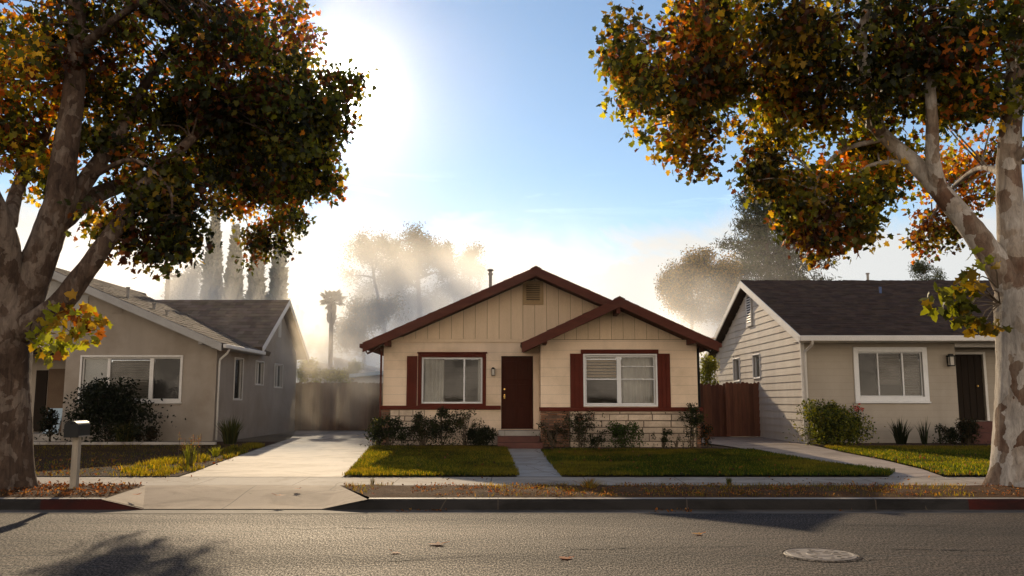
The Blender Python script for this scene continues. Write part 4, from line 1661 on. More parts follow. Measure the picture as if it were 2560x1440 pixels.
# gable vent on the side
yv = yside(1884)
zv = ZV(775, yv)
b = MB()
b.boxT(Tsr, yv - 0.28, yv + 0.28, zv - 0.46, zv + 0.46, 0.031, 0.05)
vent = b.build("gable_vent", M["dark"], rh)
b = MB()
for k in range(10):
    zz = zv - 0.44 + k * 0.09
    b.hexa([Tsr(yv - 0.25, zz, 0.085), Tsr(yv + 0.25, zz, 0.085), Tsr(yv + 0.25, zz, 0.0505), Tsr(yv - 0.25, zz, 0.0505),
            Tsr(yv - 0.25, zz + 0.05, 0.06), Tsr(yv + 0.25, zz + 0.05, 0.06), Tsr(yv + 0.25, zz + 0.05, 0.0505), Tsr(yv - 0.25, zz + 0.05, 0.0505)])
b.boxT(Tsr, yv - 0.33, yv + 0.33, zv - 0.58, zv - 0.47, 0.031, 0.08)
b.boxT(Tsr, yv - 0.32, yv - 0.255, zv - 0.465, zv + 0.5, 0.031, 0.08)
b.boxT(Tsr, yv + 0.255, yv + 0.32, zv - 0.465, zv + 0.5, 0.031, 0.08)
b.build("louvre", M["white_trim"], vent)
# door, header, lamp, step
b = MB()
b.boxT(Td, xd0 + 0.03, xd2 - 0.02, dz0 + 0.01, dz1 - 0.01, -0.12, -0.06)
n = 6
for k in range(n):
    a = xd0 + 0.05 + (xd2 - xd0 - 0.09) * k / n
    b.boxT(Td, a, a + (xd2 - xd0 - 0.09) / n - 0.012, dz0 + 0.05, dz1 - 0.05, -0.0595, -0.045)
door = bevel(b.build("door", M["darkdoor"], rh), 0.005)
b = MB()
hx = XH(2447, YD)
hz = ZV(965, YD)
b.tube([Td(hx, hz, -0.045), Td(hx, hz, 0.0), Td(hx, hz, 0.02)], [0.02, 0.035, 0.02], 10)
b.build("door_handle", M["brass"], door)
b = MB()
b.boxT(Td, xd2 + 0.001, xd2 + 0.075, dz0, dz1 + 0.07, 0.001, 0.03)
b.boxT(Td, xd0 + 0.02, xd2, dz1 + 0.001, dz1 + 0.07, 0.001, 0.03)
bevel(b.build("door_frame", M["white_trim"], rh), 0.005)
b = MB()
zh0, zh1 = ZV(868, YR), zwt - 0.002
b.box(xd0 + 0.002, XR, YR - 0.02, YR + 0.12, zh0, zh1)
bevel(b.build("porch_beam", M["white_trim"], rh), 0.006)
lantern(rh, Tr, XH(2378, YR), ZV(902, YR), 1.15)
b = MB()
b.box(XH(2430, 25), XR, 25.0, YD - 0.001, 0.15, dz0 - 0.01)
b.box(XH(2424, 24.6), XR, 24.6, 24.998, 0.15, 0.25 + (dz0 - 0.25) * 0.5)
bevel(b.build("front_step", M["step_brick"], rh), 0.012)
for px_, py_, hgt in ((2170, 703, 0.30),):
    c = P(px_, py_, yrm + 0.3)
    b = MB()
    b.tube([(c.x, yrm + 0.3, zAr - 0.3), (c.x, yrm + 0.3, zAr + hgt)], 0.045, 10)
    b.tube([(c.x, yrm + 0.3, zAr + hgt), (c.x, yrm + 0.3, zAr + hgt + 0.04)], 0.07, 10)
    b.build("roof_pipe", M["galv"], rh)
c = P(2202, 747, 28.6)
zc = zEr + slr * (28.6 - yre0)
b = MB()
b.tube([(c.x, 28.6, zc - 0.1), (c.x, 28.6, zc + 0.22)], 0.045, 10)
b.build("roof_pipe", surf("blue_pipe", (0.08, 0.12, 0.26), (0.06, 0.1, 0.2), 3, 0.5), rh)


# ------------------------------------------------------------------ fences
def board_fence(name, label, T, u0, u1, z0, z1, bw, mat, posts, rng, dog=True):
    f = thing(name, label, "fence", T((u0 + u1) / 2, z0, 0))
    b = MB()
    u = u0
    while u < u1 - 0.03:
        w = min(bw * rng.uniform(0.93, 1.05), u1 - u)
        h = z1 + rng.uniform(-0.03, 0.03)
        k = rng.uniform(0.7, 1.25)
        g = 0.0012
        o_ = rng.uniform(0.0, 0.012)
        c = 0.035
        pts = [T(u + g, z0, o_), T(u + w - g, z0, o_), T(u + w - g, h - c, o_), T(u + w - g - c, h, o_), T(u + g + c, h, o_), T(u + g, h - c, o_)]
        q = Vector(T(0, 0, 0.022)) - Vector(T(0, 0, 0))
        b.prism(pts, q, (k, k * rng.uniform(0.95, 1.02), k * rng.uniform(0.92, 1.02)))
        u += w
    b.build("boards", mat, f)
    for zz in (z0 + 0.3, z1 - 0.35):
        b = MB()
        b.boxT(T, u0, u1, zz, zz + 0.09, -0.045, -0.003)
        b.build("rail", mat, f)
    for pu in posts:
        b = MB()
        b.boxT(T, pu - 0.05, pu + 0.05, z0 - 0.05, z1 + 0.02, -0.15, -0.047)
        b.build("post", mat, f)
    return f


board_fence("board_fence", "tall dark board fence across the end of the driveway", T_front(35.5), XW + 0.05, el_.x + 0.85, 0.24, ZV(956, 35.5), 0.145, M["fencewood"],
            (XW + 0.2, -6.5, -4.3), rr)
xg = XH(1812, 29.6)
board_fence("board_fence", "dark redwood board fence tucked behind the cream bungalow's right corner", T_front(29.85), xr + 0.02, xg + 0.22, 0.24, ZV(960, 29.85), 0.14, M["gatewood"], (xr + 0.2, xg - 0.15), rr)
gt = board_fence("wooden_gate", "redwood board gate beside the lap siding wall", T_front(29.5), xg, XH(1906, 29.5), 0.27, ZV(956, 29.5), 0.14, M["gatewood"], (XH(1906, 29.5) - 0.06,), rr)
gt["category"] = "gate"
b = MB()
b.boxT(T_front(29.5), XH(1899, 29.5), XS - 0.04, 0.2, ZV(958, 29.5), -0.16, -0.04)
b.build("gate_post", M["gatewood"], gt)

# ------------------------------------------------------------------ mailbox
mb_ = P(185, 1220, 12.95)
mx, my = mb_.x, 12.95
mail = thing("mailbox", "black arched mailbox on a bleached wooden post by the kerb", "mailbox", (mx, my, gz(my)))
b = MB()
top = P(193, 1092, my)
b.hexa([(mx - 0.05, my - 0.05, gz(my) - 0.2), (mx + 0.05, my - 0.05, gz(my) - 0.2), (mx + 0.05, my + 0.05, gz(my) - 0.2), (mx - 0.05, my + 0.05, gz(my) - 0.2),
        (top.x - 0.045, my - 0.05, top.z), (top.x + 0.045, my - 0.05, top.z), (top.x + 0.045, my + 0.05, top.z), (top.x - 0.045, my + 0.05, top.z)])
bevel(b.build("post", M["postwood"], mail), 0.006)
# body: arch section, long axis turned a little so its side and door both show
b = MB()
L_, Wd, Hs = 0.46, 0.19, 0.17
ang = R(-84)
dirv = Vector((math.cos(ang), math.sin(ang), 0))
sid = Vector((-dirv.y, dirv.x, 0))
c0 = Vector((top.x + 0.0, my, top.z + 0.002))
sec = [(-Wd / 2, 0.0), (Wd / 2, 0.0), (Wd / 2, Hs)] + [(Wd / 2 * math.cos(a), Hs + Wd / 2 * 0.72 * math.sin(a)) for a in np.linspace(0, math.pi, 11)[1:-1]] + [(-Wd / 2, Hs)]
A = [c0 - dirv * (L_ / 2) + sid * s + Vector((0, 0, h)) for s, h in sec]
b.prism(A, dirv * L_)
bevel(b.build("box", M["black"], mail), 0.006, 2)
b = MB()
sec2 = [(s * 1.04, h * 1.02 - 0.004) for s, h in sec]
A = [c0 + dirv * (L_ / 2 + 0.001) + sid * s + Vector((0, 0, h)) for s, h in sec2]
b.prism(A, dirv * 0.018)
p0 = c0 + dirv * (L_ / 2 + 0.02) + Vector((0, 0, Hs + 0.035))
b.tube([p0, p0 + dirv * 0.03], 0.012, 8)
dr_ = bevel(b.build("door", M["black"], mail), 0.004)
b = MB()
A = c0 + sid * (Wd / 2 + 0.004)
b.hexa([A - dirv * 0.2 + Vector((0, 0, 0.0)), A + dirv * 0.21, A + dirv * 0.21 + sid * 0.006, A - dirv * 0.2 + sid * 0.006,
        A - dirv * 0.2 + Vector((0, 0, 0.018)), A + dirv * 0.21 + Vector((0, 0, 0.018)), A + dirv * 0.21 + sid * 0.006 + Vector((0, 0, 0.018)), A - dirv * 0.2 + sid * 0.006 + Vector((0, 0, 0.018))])
b.build("base_flange", M["galv"], mail)

# ------------------------------------------------------------------ manhole
mc = GP(2050, 1388)
mh = thing("manhole_cover", "round worn iron manhole cover set in the asphalt", "manhole cover", (mc.x, mc.y, 0))
b = MB()
def disc(b, r0, r1, z0, z1, n=48):
    for k in range(n):
        a0, a1 = 2 * math.pi * k / n, 2 * math.pi * (k + 1) / n
        p = lambda r, a, z: (mc.x + r * math.cos(a), mc.y + r * math.sin(a), z)
        if r0 > 0:
            b.poly([p(r0, a0, z0), p(r1, a0, z1), p(r1, a1, z1), p(r0, a1, z0)])
        else:
            b.poly([(mc.x, mc.y, z0), p(r1, a0, z1), p(r1, a1, z1)])
disc(b, 0.0, 0.335, 0.012, 0.012)
disc(b, 0.335, 0.34, 0.012, 0.004)
for k in range(46):
    a = rr.uniform(0, 2 * math.pi)
    r_ = 0.31 * math.sqrt(rr.random())
    cx, cy = mc.x + r_ * math.cos(a), mc.y + r_ * math.sin(a)
    b.box(cx - 0.016, cx + 0.016, cy - 0.009, cy + 0.009, 0.0125, 0.017)
for r_ in (0.12, 0.30):
    disc(b, r_, r_ + 0.006, 0.0125, 0.016)
    disc(b, r_ + 0.006, r_ + 0.012, 0.016, 0.0125)
b.build("lid", M["ironlid"], mh)
b = MB()
disc(b, 0.342, 0.352, 0.003, 0.013)
disc(b, 0.352, 0.385, 0.013, 0.005)
b.build("rim", M["asphalt"], mh)
for k in range(5):
    b = MB()
    a = k * 1.256 + 0.4
    cx, cy = mc.x + 0.2 * math.cos(a), mc.y + 0.2 * math.sin(a)
    b.tube([(cx, cy, 0.0126), (cx, cy, 0.0135)], 0.022, 10)
    b.build("lift_hole", M["dark"], mh)

# ------------------------------------------------------------------ cracks in the asphalt
rc = random.Random(33)
b = MB()
def crack(p0, p1, w, amp, n):
    p0, p1 = Vector(p0), Vector(p1)
    pr = None
    off = 0.0
    for i in range(n + 1):
        f = i / n
        off = off * 0.8 + rc.uniform(-amp, amp)
        c = p0.lerp(p1, f) + Vector((rc.uniform(-0.02, 0.02), off, 0))
        ww = w * rc.uniform(0.25, 1.2) * (0.35 + 0.65 * math.sin(math.pi * min(1, max(0.04, f))))
        cur = (Vector((c.x, c.y - ww / 2, 0.004)), Vector((c.x, c.y + ww / 2, 0.004)))
        if pr and rc.random() > 0.12:
            b.poly([pr[0], cur[0], cur[1], pr[1]])
        pr = cur
G0 = lambda x, y: GP(x, y)
crack(G0(1425, 1374), G0(1660, 1369), 0.040, 0.018, 46)
crack(G0(1640, 1369), G0(1890, 1366), 0.030, 0.018, 44)
crack(G0(2150, 1372), G0(2560, 1378), 0.034, 0.02, 60)
crack(G0(1860, 1384), G0(1965, 1402), 0.030, 0.02, 20)
crack(G0(2120, 1404), G0(2235, 1398), 0.032, 0.02, 22)
crack(G0(1405, 1398), G0(1440, 1366), 0.030, 0.012, 12)
crack(G0(1395, 1412), G0(1410, 1398), 0.022, 0.012, 6)
crack(G0(1980, 1313), G0(2440, 1314), 0.040, 0.03, 60)
crack(G0(640, 1322), G0(980, 1320), 0.036, 0.03, 40)
crack(G0(880, 1408), G0(1270, 1386), 0.030, 0.02, 50)
b.build("road_crack", M["dark"], kind="structure")

# ------------------------------------------------------------------ trees
GREEN = np.array([0.062, 0.072, 0.011])
DKGREEN = np.array([0.022, 0.026, 0.007])
YELLOW = np.array([0.42, 0.265, 0.024])
ORANGE = np.array([0.32, 0.095, 0.013])
RUST = np.array([0.090, 0.028, 0.011])
OLIVE = np.array([0.155, 0.150, 0.015])
LIME = np.array([0.36, 0.38, 0.038])


def pick(n, pal, w):
    w = np.array(w, dtype=float)
    w /= w.sum()
    i = RNG.choice(len(pal), size=n, p=w)
    c = np.array(pal)[i]
    return c * RNG.uniform(0.7, 1.25, (n, 1)) * RNG.uniform(0.92, 1.08, (n, 3))


def smooth_path(pts, n=6):
    """Catmull-Rom through points"""
    p = [Vector(q) for q in pts]
    p = [p[0] * 2 - p[1]] + p + [p[-1] * 2 - p[-2]]
    out = []
    for i in range(1, len(p) - 2):
        for k in range(n):
            t = k / n
            a, b_, c, d = p[i - 1], p[i], p[i + 1], p[i + 2]
            out.append(0.5 * ((2 * b_) + (c - a) * t + (2 * a - 5 * b_ + 4 * c - d) * t * t + (3 * b_ - a - 3 * c + d) * t ** 3))
    out.append(p[-2])
    return out


def limb(parent, pts, r0, r1, mat, n=10, name="limb", seg=6, power=1.0, jit=0.04):
    path = smooth_path(pts, seg)
    m = len(path)
    rad = [r0 + (r1 - r0) * (i / (m - 1)) ** power for i in range(m)]
    b = MB()
    b.tube(path, rad, n, jit=jit, rnd=rr)
    b.build(name, mat, parent, smooth=True)
    return path


def trunk_mesh(parent, base, path, radii, mat, flare=0.5, nsides=28, seed=0):
    rg = random.Random(seed)
    path = smooth_path(path, 8)
    m = len(path)
    rs = np.interp(np.linspace(0, 1, m), np.linspace(0, 1, len(radii)), radii)
    ph = [rg.uniform(0, 6.28) for _ in range(4)]
    b = MB()
    rings = []
    for i, p in enumerate(path):
        h = p.z - path[0].z
        ring = []
        fl = flare * math.exp(-max(h, 0) / 0.28)
        for k in range(nsides):
            a = 2 * math.pi * k / nsides
            lob = 1 + 0.05 * math.sin(2 * a + ph[0] + h * 0.7) + 0.035 * math.sin(5 * a + ph[1] + h * 1.3) + 0.02 * math.sin(9 * a + ph[2] - h * 2.2)
            lob += fl * (0.55 + 0.45 * math.sin(5 * a + ph[3])) + 0.012 * rg.uniform(-1, 1)
            r = rs[i] * lob
            ring.append(len(b.v))
            b.v.append((p.x + r * math.cos(a), p.y + r * math.sin(a), p.z))
        rings.append(ring)
    for i in range(m - 1):
        for k in range(nsides):
            j = (k + 1) % nsides
            b.f.append((rings[i][k], rings[i][j], rings[i + 1][j], rings[i + 1][k]))
            b.c.append((1, 1, 1)); b.m.append(0)
    b.f.append(tuple(rings[-1])); b.c.append((1, 1, 1)); b.m.append(0)
    return b.build("trunk", mat, parent, smooth=True)


def hash_noise(p, s, seed):
    """cheap smooth value noise on Nx3 points"""
    q = p * s + seed
    i = np.floor(q).astype(np.int64)
    f = q - i
    f = f * f * (3 - 2 * f)
    def h(ix):
        v = (ix[:, 0] * 73856093) ^ (ix[:, 1] * 19349663) ^ (ix[:, 2] * 83492791)
        v = (v ^ (v >> 13)) * 1274126177
        return ((v & 0xFFFF) / 65535.0)
    o = 0
    for dx in (0, 1):
        for dy in (0, 1):
            for dz in (0, 1):
                w = (f[:, 0] if dx else 1 - f[:, 0]) * (f[:, 1] if dy else 1 - f[:, 1]) * (f[:, 2] if dz else 1 - f[:, 2])
                o = o + w * h(i + np.array([dx, dy, dz]))
    return o


def crown_clusters(blobs, thin=0.40, seed=1.0):
    """blobs: (px,py,rx,ry,Y,ry_depth_m,count) -> twig-cluster centres in the volume"""
    out, idx = [], []
    for bi, (px, py, rx, ry, Y, dep, cnt) in enumerate(blobs):
        c = P(px, py, Y)
        k = Y / F
        u = RNG.normal(size=(cnt * 3, 3))
        u /= np.linalg.norm(u, axis=1)[:, None]
        r = RNG.uniform(0, 1, cnt * 3) ** (1 / 2.4)
        q = u * r[:, None]
        pts = np.column_stack([c.x + q[:, 0] * rx * k, c.y + q[:, 1] * dep * 0.8, c.z + q[:, 2] * ry * k])
        nz = hash_noise(pts * np.array([1, 0.6, 1]), 1.7, seed) * 0.55 + hash_noise(pts * np.array([1, 0.6, 1]), 3.4, seed + 9) * 0.45
        keep = nz > (thin if cnt > 60 else 0.3)
        pts = pts[keep][:int(cnt * (0.49 if cnt > 60 else 0.66))]
        out.append(pts)
        idx += [bi] * len(pts)
    return np.vstack(out), np.array(idx)


def foliage(cl, per, spread, size, pals, idx, weights, name, parent, mat):
    n = len(cl)
    cen = np.repeat(cl, per, axis=0)
    off = np.clip(RNG.normal(size=(n * per, 3)), -1.9, 1.9) * spread
    off[:, 2] *= 0.8
    cen = cen + off
    sz = RNG.uniform(0.65, 1.2, n * per) * size
    cols = np.zeros((n * per, 3))
    idr = np.repeat(idx, per)
    # each twig cluster leans towards one tone
    tone = RNG.integers(0, len(pals), n)
    cl_tone = np.repeat(tone, per)
    for bi in np.unique(idx):
        m = idr == bi
        w = weights.get(bi, weights["d"])
        cols[m] = pick(int(m.sum()), pals, w)
        # cluster tone drawn by the same weights
        mc_ = np.where(idx == bi)[0]
        ct = RNG.choice(len(pals), size=len(mc_), p=np.array(w) / np.sum(w))
        lut = np.zeros(n, dtype=int)
        lut[mc_] = ct
        same = m & (RNG.uniform(size=n * per) < 0.62)
        cols[same] = np.array(pals)[lut[np.repeat(np.arange(n), per)[same]]] * RNG.uniform(0.75, 1.2, (int(same.sum()), 1))
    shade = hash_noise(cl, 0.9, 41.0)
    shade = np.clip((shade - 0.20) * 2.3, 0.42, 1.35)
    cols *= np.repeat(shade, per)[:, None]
    return leaves(name, cen, sz, cols, mat, parent, "maple", 0.55)


def twigs(cl, anchors, parent, mat, frac, r=0.012, name="twig", maxd=2.6):
    """thin twigs from the nearest limb points out to a share of the leaf clusters"""
    A = np.array([tuple(a) for a in anchors])
    b = MB()
    sel = RNG.uniform(size=len(cl)) < frac
    for c in cl[sel]:
        d = np.linalg.norm(A - c, axis=1)
        j = int(np.argmin(d))
        if d[j] > maxd or d[j] < 0.15:
            continue
        p0, p1 = Vector(A[j]), Vector(c)
        mid = p0.lerp(p1, 0.5) + Vector((rr.uniform(-0.15, 0.15), rr.uniform(-0.15, 0.15), rr.uniform(0.0, 0.25)))
        b.tube(smooth_path([p0, mid, p1], 3), [r * 1.6, r * 1.45, r * 1.3, r * 1.1, r, r * 0.8, r * 0.5], 5, cap=False)
    return b.build(name, mat, parent, smooth=True)


PALS = [DKGREEN, GREEN, OLIVE, YELLOW, ORANGE, RUST]

# --- left plane tree
YT = 13.15
lb_ = P(10, 1218, YT)
tl = thing("plane_tree", "thick brown-barked plane tree on the left in front of the stucco house", "tree", (lb_.x, YT, gz(YT)))
def PT(px, py, dy=0.0, Y=YT):
    return P(px, py, Y + dy)
trunk_mesh(tl, None, [Vector((lb_.x - 0.05, YT, gz(YT) - 0.12)), PT(12, 1080), PT(10, 930), PT(18, 820), PT(40, 740)],
           [0.40, 0.375, 0.375, 0.40, 0.38, 0.26], M["bark_rough"], 0.55, 30, 4)
lp = []
lp += limb(tl, [PT(25, 840), PT(70, 720), PT(112, 610), PT(148, 500), PT(163, 380), PT(182, 250), PT(192, 120), PT(195, -60), PT(215, -300)], 0.33, 0.10, M["bark_rough"], 16, power=0.75)
lp += limb(tl, [PT(50, 830, -0.1), PT(140, 770, -0.2), PT(205, 690, -0.2), PT(290, 570, -0.1), PT(365, 460, 0.2), PT(440, 385, 0.7), PT(520, 310, 1.4), PT(640, 220, 2.2)], 0.22, 0.05, M["bark_rough"], 14, power=0.8)
lp += limb(tl, [PT(145, 545, 0.1), PT(215, 450, 0.5), PT(290, 345, 0.9), PT(340, 250, 1.3), PT(420, 130, 1.9), PT(520, 20, 2.4)], 0.16, 0.05, M["bark_rough"], 12)
p4 = limb(tl, [PT(150, 555, 0.2), PT(240, 488, 1.2), PT(370, 440, 3.0), PT(470, 410, 5.0), PT(560, 398, 7.0), PT(640, 420, 8.8)], 0.17, 0.06, M["bark_rough"], 12)
lp += p4
lp += limb(tl, [PT(520, 408, 6.2), PT(580, 440, 7.8), PT(605, 480, 8.8), PT(600, 540, 9.2)], 0.05, 0.018, M["bark_rough"], 8)
lp += limb(tl, [PT(560, 398, 7.0), PT(640, 440, 8.6), PT(690, 500, 9.3), PT(690, 570, 9.5)], 0.05, 0.018, M["bark_rough"], 8)
lp += limb(tl, [PT(15, 770, -0.1), PT(20, 650, -0.3), PT(5, 560, -0.5), PT(-30, 470, -0.7), PT(-90, 330, -1.0)], 0.23, 0.10, M["bark_rough"], 14)
lp += limb(tl, [PT(22, 560, -0.4), PT(45, 470, 0.1), PT(95, 380, 0.8), PT(130, 290, 1.4), PT(150, 150, 2.0)], 0.12, 0.05, M["bark_rough"], 10)
lp += limb(tl, [PT(215, 450, 0.5), PT(330, 400, 0.2), PT(420, 470, 0.0), PT(430, 540, 0.0)], 0.05, 0.015, M["bark_rough"], 8)
lp += limb(tl, [PT(190, 130, 0), PT(300, 40, -0.6), PT(430, -40, -1.2)], 0.09, 0.03, M["bark_rough"], 8)
blobs = [
    (430, 130, 330, 190, 14.2, 2.6, 330),    # 0 main mass
    (690, 300, 150, 150, 15.2, 1.8, 160),    # 1
    (640, 60, 140, 95, 15.4, 1.7, 85),       # 2
    (790, 250, 85, 110, 16.0, 1.2, 75),      # 3
    (670, 520, 72, 95, 22.3, 0.9, 70),       # 4 hanging, far reach
    (585, 470, 75, 70, 22.0, 0.9, 46),       # 5
    (390, 500, 80, 45, 13.4, 0.7, 26),       # 6
    (90, 110, 170, 150, 13.4, 1.9, 130),     # 7
    (40, 330, 110, 110, 13.6, 1.5, 60),      # 8
    (110, 450, 50, 40, 13.4, 0.6, 10),       # 9
    (330, 330, 160, 110, 14.4, 1.5, 110),    # 10
    (560, 330, 140, 120, 15.6, 1.8, 120),    # 11
    (300, -220, 520, 260, 14.0, 3.2, 230),   # 12 above the frame
    (-200, 150, 200, 300, 13.4, 2.5, 90),    # 13 outside left
    (760, 420, 70, 70, 16.5, 1.0, 45),       # 14
    (410, 620, 60, 30, 13.3, 0.4, 12),       # 15
    (850, 190, 50, 30, 16.0, 0.5, 12),       # 16
    (660, 600, 40, 32, 22.4, 0.4, 14),       # 17
    (560, 420, 90, 60, 19.0, 1.2, 40),       # 18 links to the far hanging bough
    (640, 430, 90, 60, 19.5, 1.2, 46),       # 19
    (720, 460, 60, 60, 19.0, 1.0, 34),       # 20
    (440, 560, 36, 40, 13.6, 0.4, 12),       # 21
    (290, 580, 40, 34, 13.2, 0.4, 11),       # 22
    (455, 600, 22, 22, 13.5, 0.3, 5),        # 23
    (350, 610, 26, 22, 13.3, 0.3, 6),        # 24
    (255, 545, 26, 26, 13.4, 0.3, 6),        # 25
    (420, 450, 80, 55, 13.9, 0.8, 34),       # 26
    (800, 470, 30, 30, 17.0, 0.5, 8),        # 27
    (735, 550, 22, 35, 22.0, 0.4, 8),        # 28
    (385, 650, 20, 12, 13.3, 0.2, 3),        # 29
    (300, 625, 20, 12, 13.2, 0.2, 3),        # 30
    (485, 530, 26, 24, 13.8, 0.3, 7),        # 31
    (330, 560, 34, 30, 13.2, 0.4, 9),        # 32
    (480, 600, 14, 10, 13.5, 0.2, 2),        # 33
    (630, 645, 22, 14, 22.4, 0.3, 4),        # 34
    (700, 620, 24, 18, 22.4, 0.3, 5),        # 35
]
cl, idx = crown_clusters(blobs, 0.46, 3.0)
wts = {"d": [3, 3, 2, 0.7, 0.5, 1.6], 2: [1, 1, 1, 1, 2, 3], 0: [3, 2, 1.2, 0.4, 0.5, 2.4], 4: [1.2, 2.5, 3, 2, 1.2, 0.4], 5: [0.6, 1.5, 3, 4, 1.8, 0.4],
       6: [2.5, 3, 3, 0.8, 0.3, 0.3], 7: [1, 2, 2.2, 2.2, 1.8, 1], 8: [1, 1.5, 2, 1.5, 2, 1.5], 1: [3.5, 3, 2, 0.6, 0.4, 1], 9: [1, 2, 3, 3, 1, 0], 17: [1, 2, 3, 2, 2, 0]}
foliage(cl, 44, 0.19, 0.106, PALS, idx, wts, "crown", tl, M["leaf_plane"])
twigs(cl, lp, tl, M["bark_rough"], 0.55)
# low shoot
sc, si = crown_clusters([(170, 815, 80, 42, 12.6, 0.30, 12), (118, 862, 45, 30, 12.55, 0.25, 5), (185, 765, 22, 20, 12.6, 0.15, 2), ], 0.30, 5.0)
foliage(sc, 15, 0.11, 0.135, [LIME, OLIVE, YELLOW, ORANGE], si, {"d": [4, 3, 3, 0.5]}, "leafy_shoot", tl, M["leaf_shoot"])
twigs(sc, [PT(70, 850, -0.3), PT(80, 800, -0.3)], tl, M["stem"], 1.0, 0.008, "shoot_twig")

# --- right plane tree
YT2 = 13.5
rb_ = P(2560, 1212, YT2)
tr_ = thing("plane_tree", "pale mottled plane tree on the right beside the red kerb", "tree", (rb_.x, YT2, gz(YT2)))
def PR(px, py, dy=0.0):
    return P(px, py, YT2 + dy)
trunk_mesh(tr_, None, [Vector((rb_.x, YT2, gz(YT2) - 0.12)), PR(2563, 1100), PR(2566, 980), PR(2562, 860), PR(2545, 760), PR(2535, 690)],
           [0.47, 0.44, 0.44, 0.43, 0.40, 0.34, 0.22], M["bark_pale"], 0.50, 30, 9)
rp = []
rp += limb(tr_, [PR(2555, 800), PR(2520, 710), PR(2478, 640), PR(2420, 560), PR(2350, 478, 0.2), PR(2285, 408, 0.4), PR(2215, 345, 0.6), PR(2150, 275, 0.8), PR(2108, 225, 1.0), PR(2098, 120, 1.1), PR(2090, -20, 1.2), PR(2080, -200, 1.3)], 0.28, 0.03, M["bark_pale"], 16, power=0.7)
rp += limb(tr_, [PR(2560, 790), PR(2538, 680), PR(2528, 560), PR(2522, 420), PR(2528, 300), PR(2540, 160), PR(2550, -40), PR(2560, -260)], 0.27, 0.10, M["bark_pale"], 16, power=0.8)
rp += limb(tr_, [PR(2350, 478, 0.2), PR(2332, 400, 0.0), PR(2330, 300, -0.2), PR(2322, 190, -0.3), PR(2300, 40, -0.5)], 0.13, 0.06, M["bark_pale"], 12)
rp += limb(tr_, [PR(2290, 414, 0.4), PR(2240, 405, 0.6), PR(2180, 412, 0.8), PR(2130, 440, 1.0)], 0.06, 0.02, M["bark_pale"], 8)
rp += limb(tr_, [PR(2120, 238, 1.0), PR(2060, 205, 0.8), PR(1985, 190, 0.5), PR(1900, 150, 0.2), PR(1800, 110, 0.0), PR(1690, 100, -0.2)], 0.09, 0.025, M["bark_pale"], 10)
rp += limb(tr_, [PR(2125, 245, 1.0), PR(2030, 212, 1.2), PR(1940, 197, 1.2), PR(1880, 210, 1.1), PR(1800, 245, 1.0), PR(1720, 300, 0.9)], 0.07, 0.018, M["bark_pale"], 9)
rp += limb(tr_, [PR(2200, 330, 0.6), PR(2165, 200, 0.1), PR(2155, 90, -0.2), PR(2180, -40, -0.4), PR(2190, -200, -0.5)], 0.11, 0.05, M["bark_pale"], 10)
rp += limb(tr_, [PR(2165, 180, 0.1), PR(2205, 80, 0.2), PR(2225, -20, 0.3)], 0.05, 0.03, M["bark_pale"], 8)
rp += limb(tr_, [PR(2524, 420), PR(2550, 385, -0.2), PR(2600, 350, -0.5), PR(2700, 250, -1.0)], 0.09, 0.04, M["bark_pale"], 9)
rp += limb(tr_, [PR(2215, 345, 0.6), PR(2100, 380, 0.8), PR(2040, 460, 1.0), PR(2040, 560, 1.0)], 0.05, 0.015, M["bark_pale"], 8)
rp += limb(tr_, [PR(2522, 440), PR(2450, 420, 2.0), PR(2380, 470, 4.0), PR(2330, 540, 5.2)], 0.07, 0.02, M["bark_pale"], 8)
rblobs = [
    (1690, 110, 160, 135, 13.4, 1.6, 135),   # 0
    (1690, 300, 85, 85, 14.2, 1.0, 62),      # 1
    (1900, 110, 190, 140, 13.9, 2.0, 160),   # 2
    (1985, 320, 100, 110, 14.6, 1.2, 95),    # 3
    (2040, 470, 105, 95, 14.8, 1.1, 85),     # 4
    (2060, 590, 55, 50, 14.7, 0.6, 26),      # 5
    (2185, 450, 78, 105, 14.8, 0.9, 46),     # 6
    (2190, 150, 230, 170, 13.6, 2.2, 190),   # 7
    (2430, 130, 190, 190, 13.4, 2.2, 190),   # 8
    (2420, 430, 130, 110, 18.5, 1.6, 80),    # 9
    (2335, 560, 70, 70, 19.0, 0.9, 30),      # 10
    (2150, -230, 620, 230, 13.5, 3.2, 240),  # 11 above the frame
    (2750, 150, 200, 300, 13.5, 2.5, 90),    # 12 outside right
    (2290, 250, 110, 90, 14.3, 1.4, 70),     # 13
    (1560, 110, 50, 80, 13.4, 0.6, 22),      # 14
    (1730, 395, 40, 25, 14.2, 0.4, 9),       # 15
    (1830, 320, 28, 22, 14.2, 0.3, 4),       # 16
    (2170, 590, 35, 25, 14.7, 0.3, 6),       # 17
    (1920, 430, 50, 70, 14.7, 0.6, 30),      # 18
    (1990, 540, 40, 50, 14.7, 0.5, 20),      # 19
    (2110, 540, 50, 50, 14.7, 0.5, 22),      # 20
    (1600, 220, 55, 70, 13.6, 0.7, 30),      # 21
    (1780, 215, 60, 50, 14.0, 0.8, 22),      # 22
    (2200, 370, 60, 60, 14.8, 0.8, 26),      # 23
]
cl, idx = crown_clusters(rblobs, 0.46, 8.0)
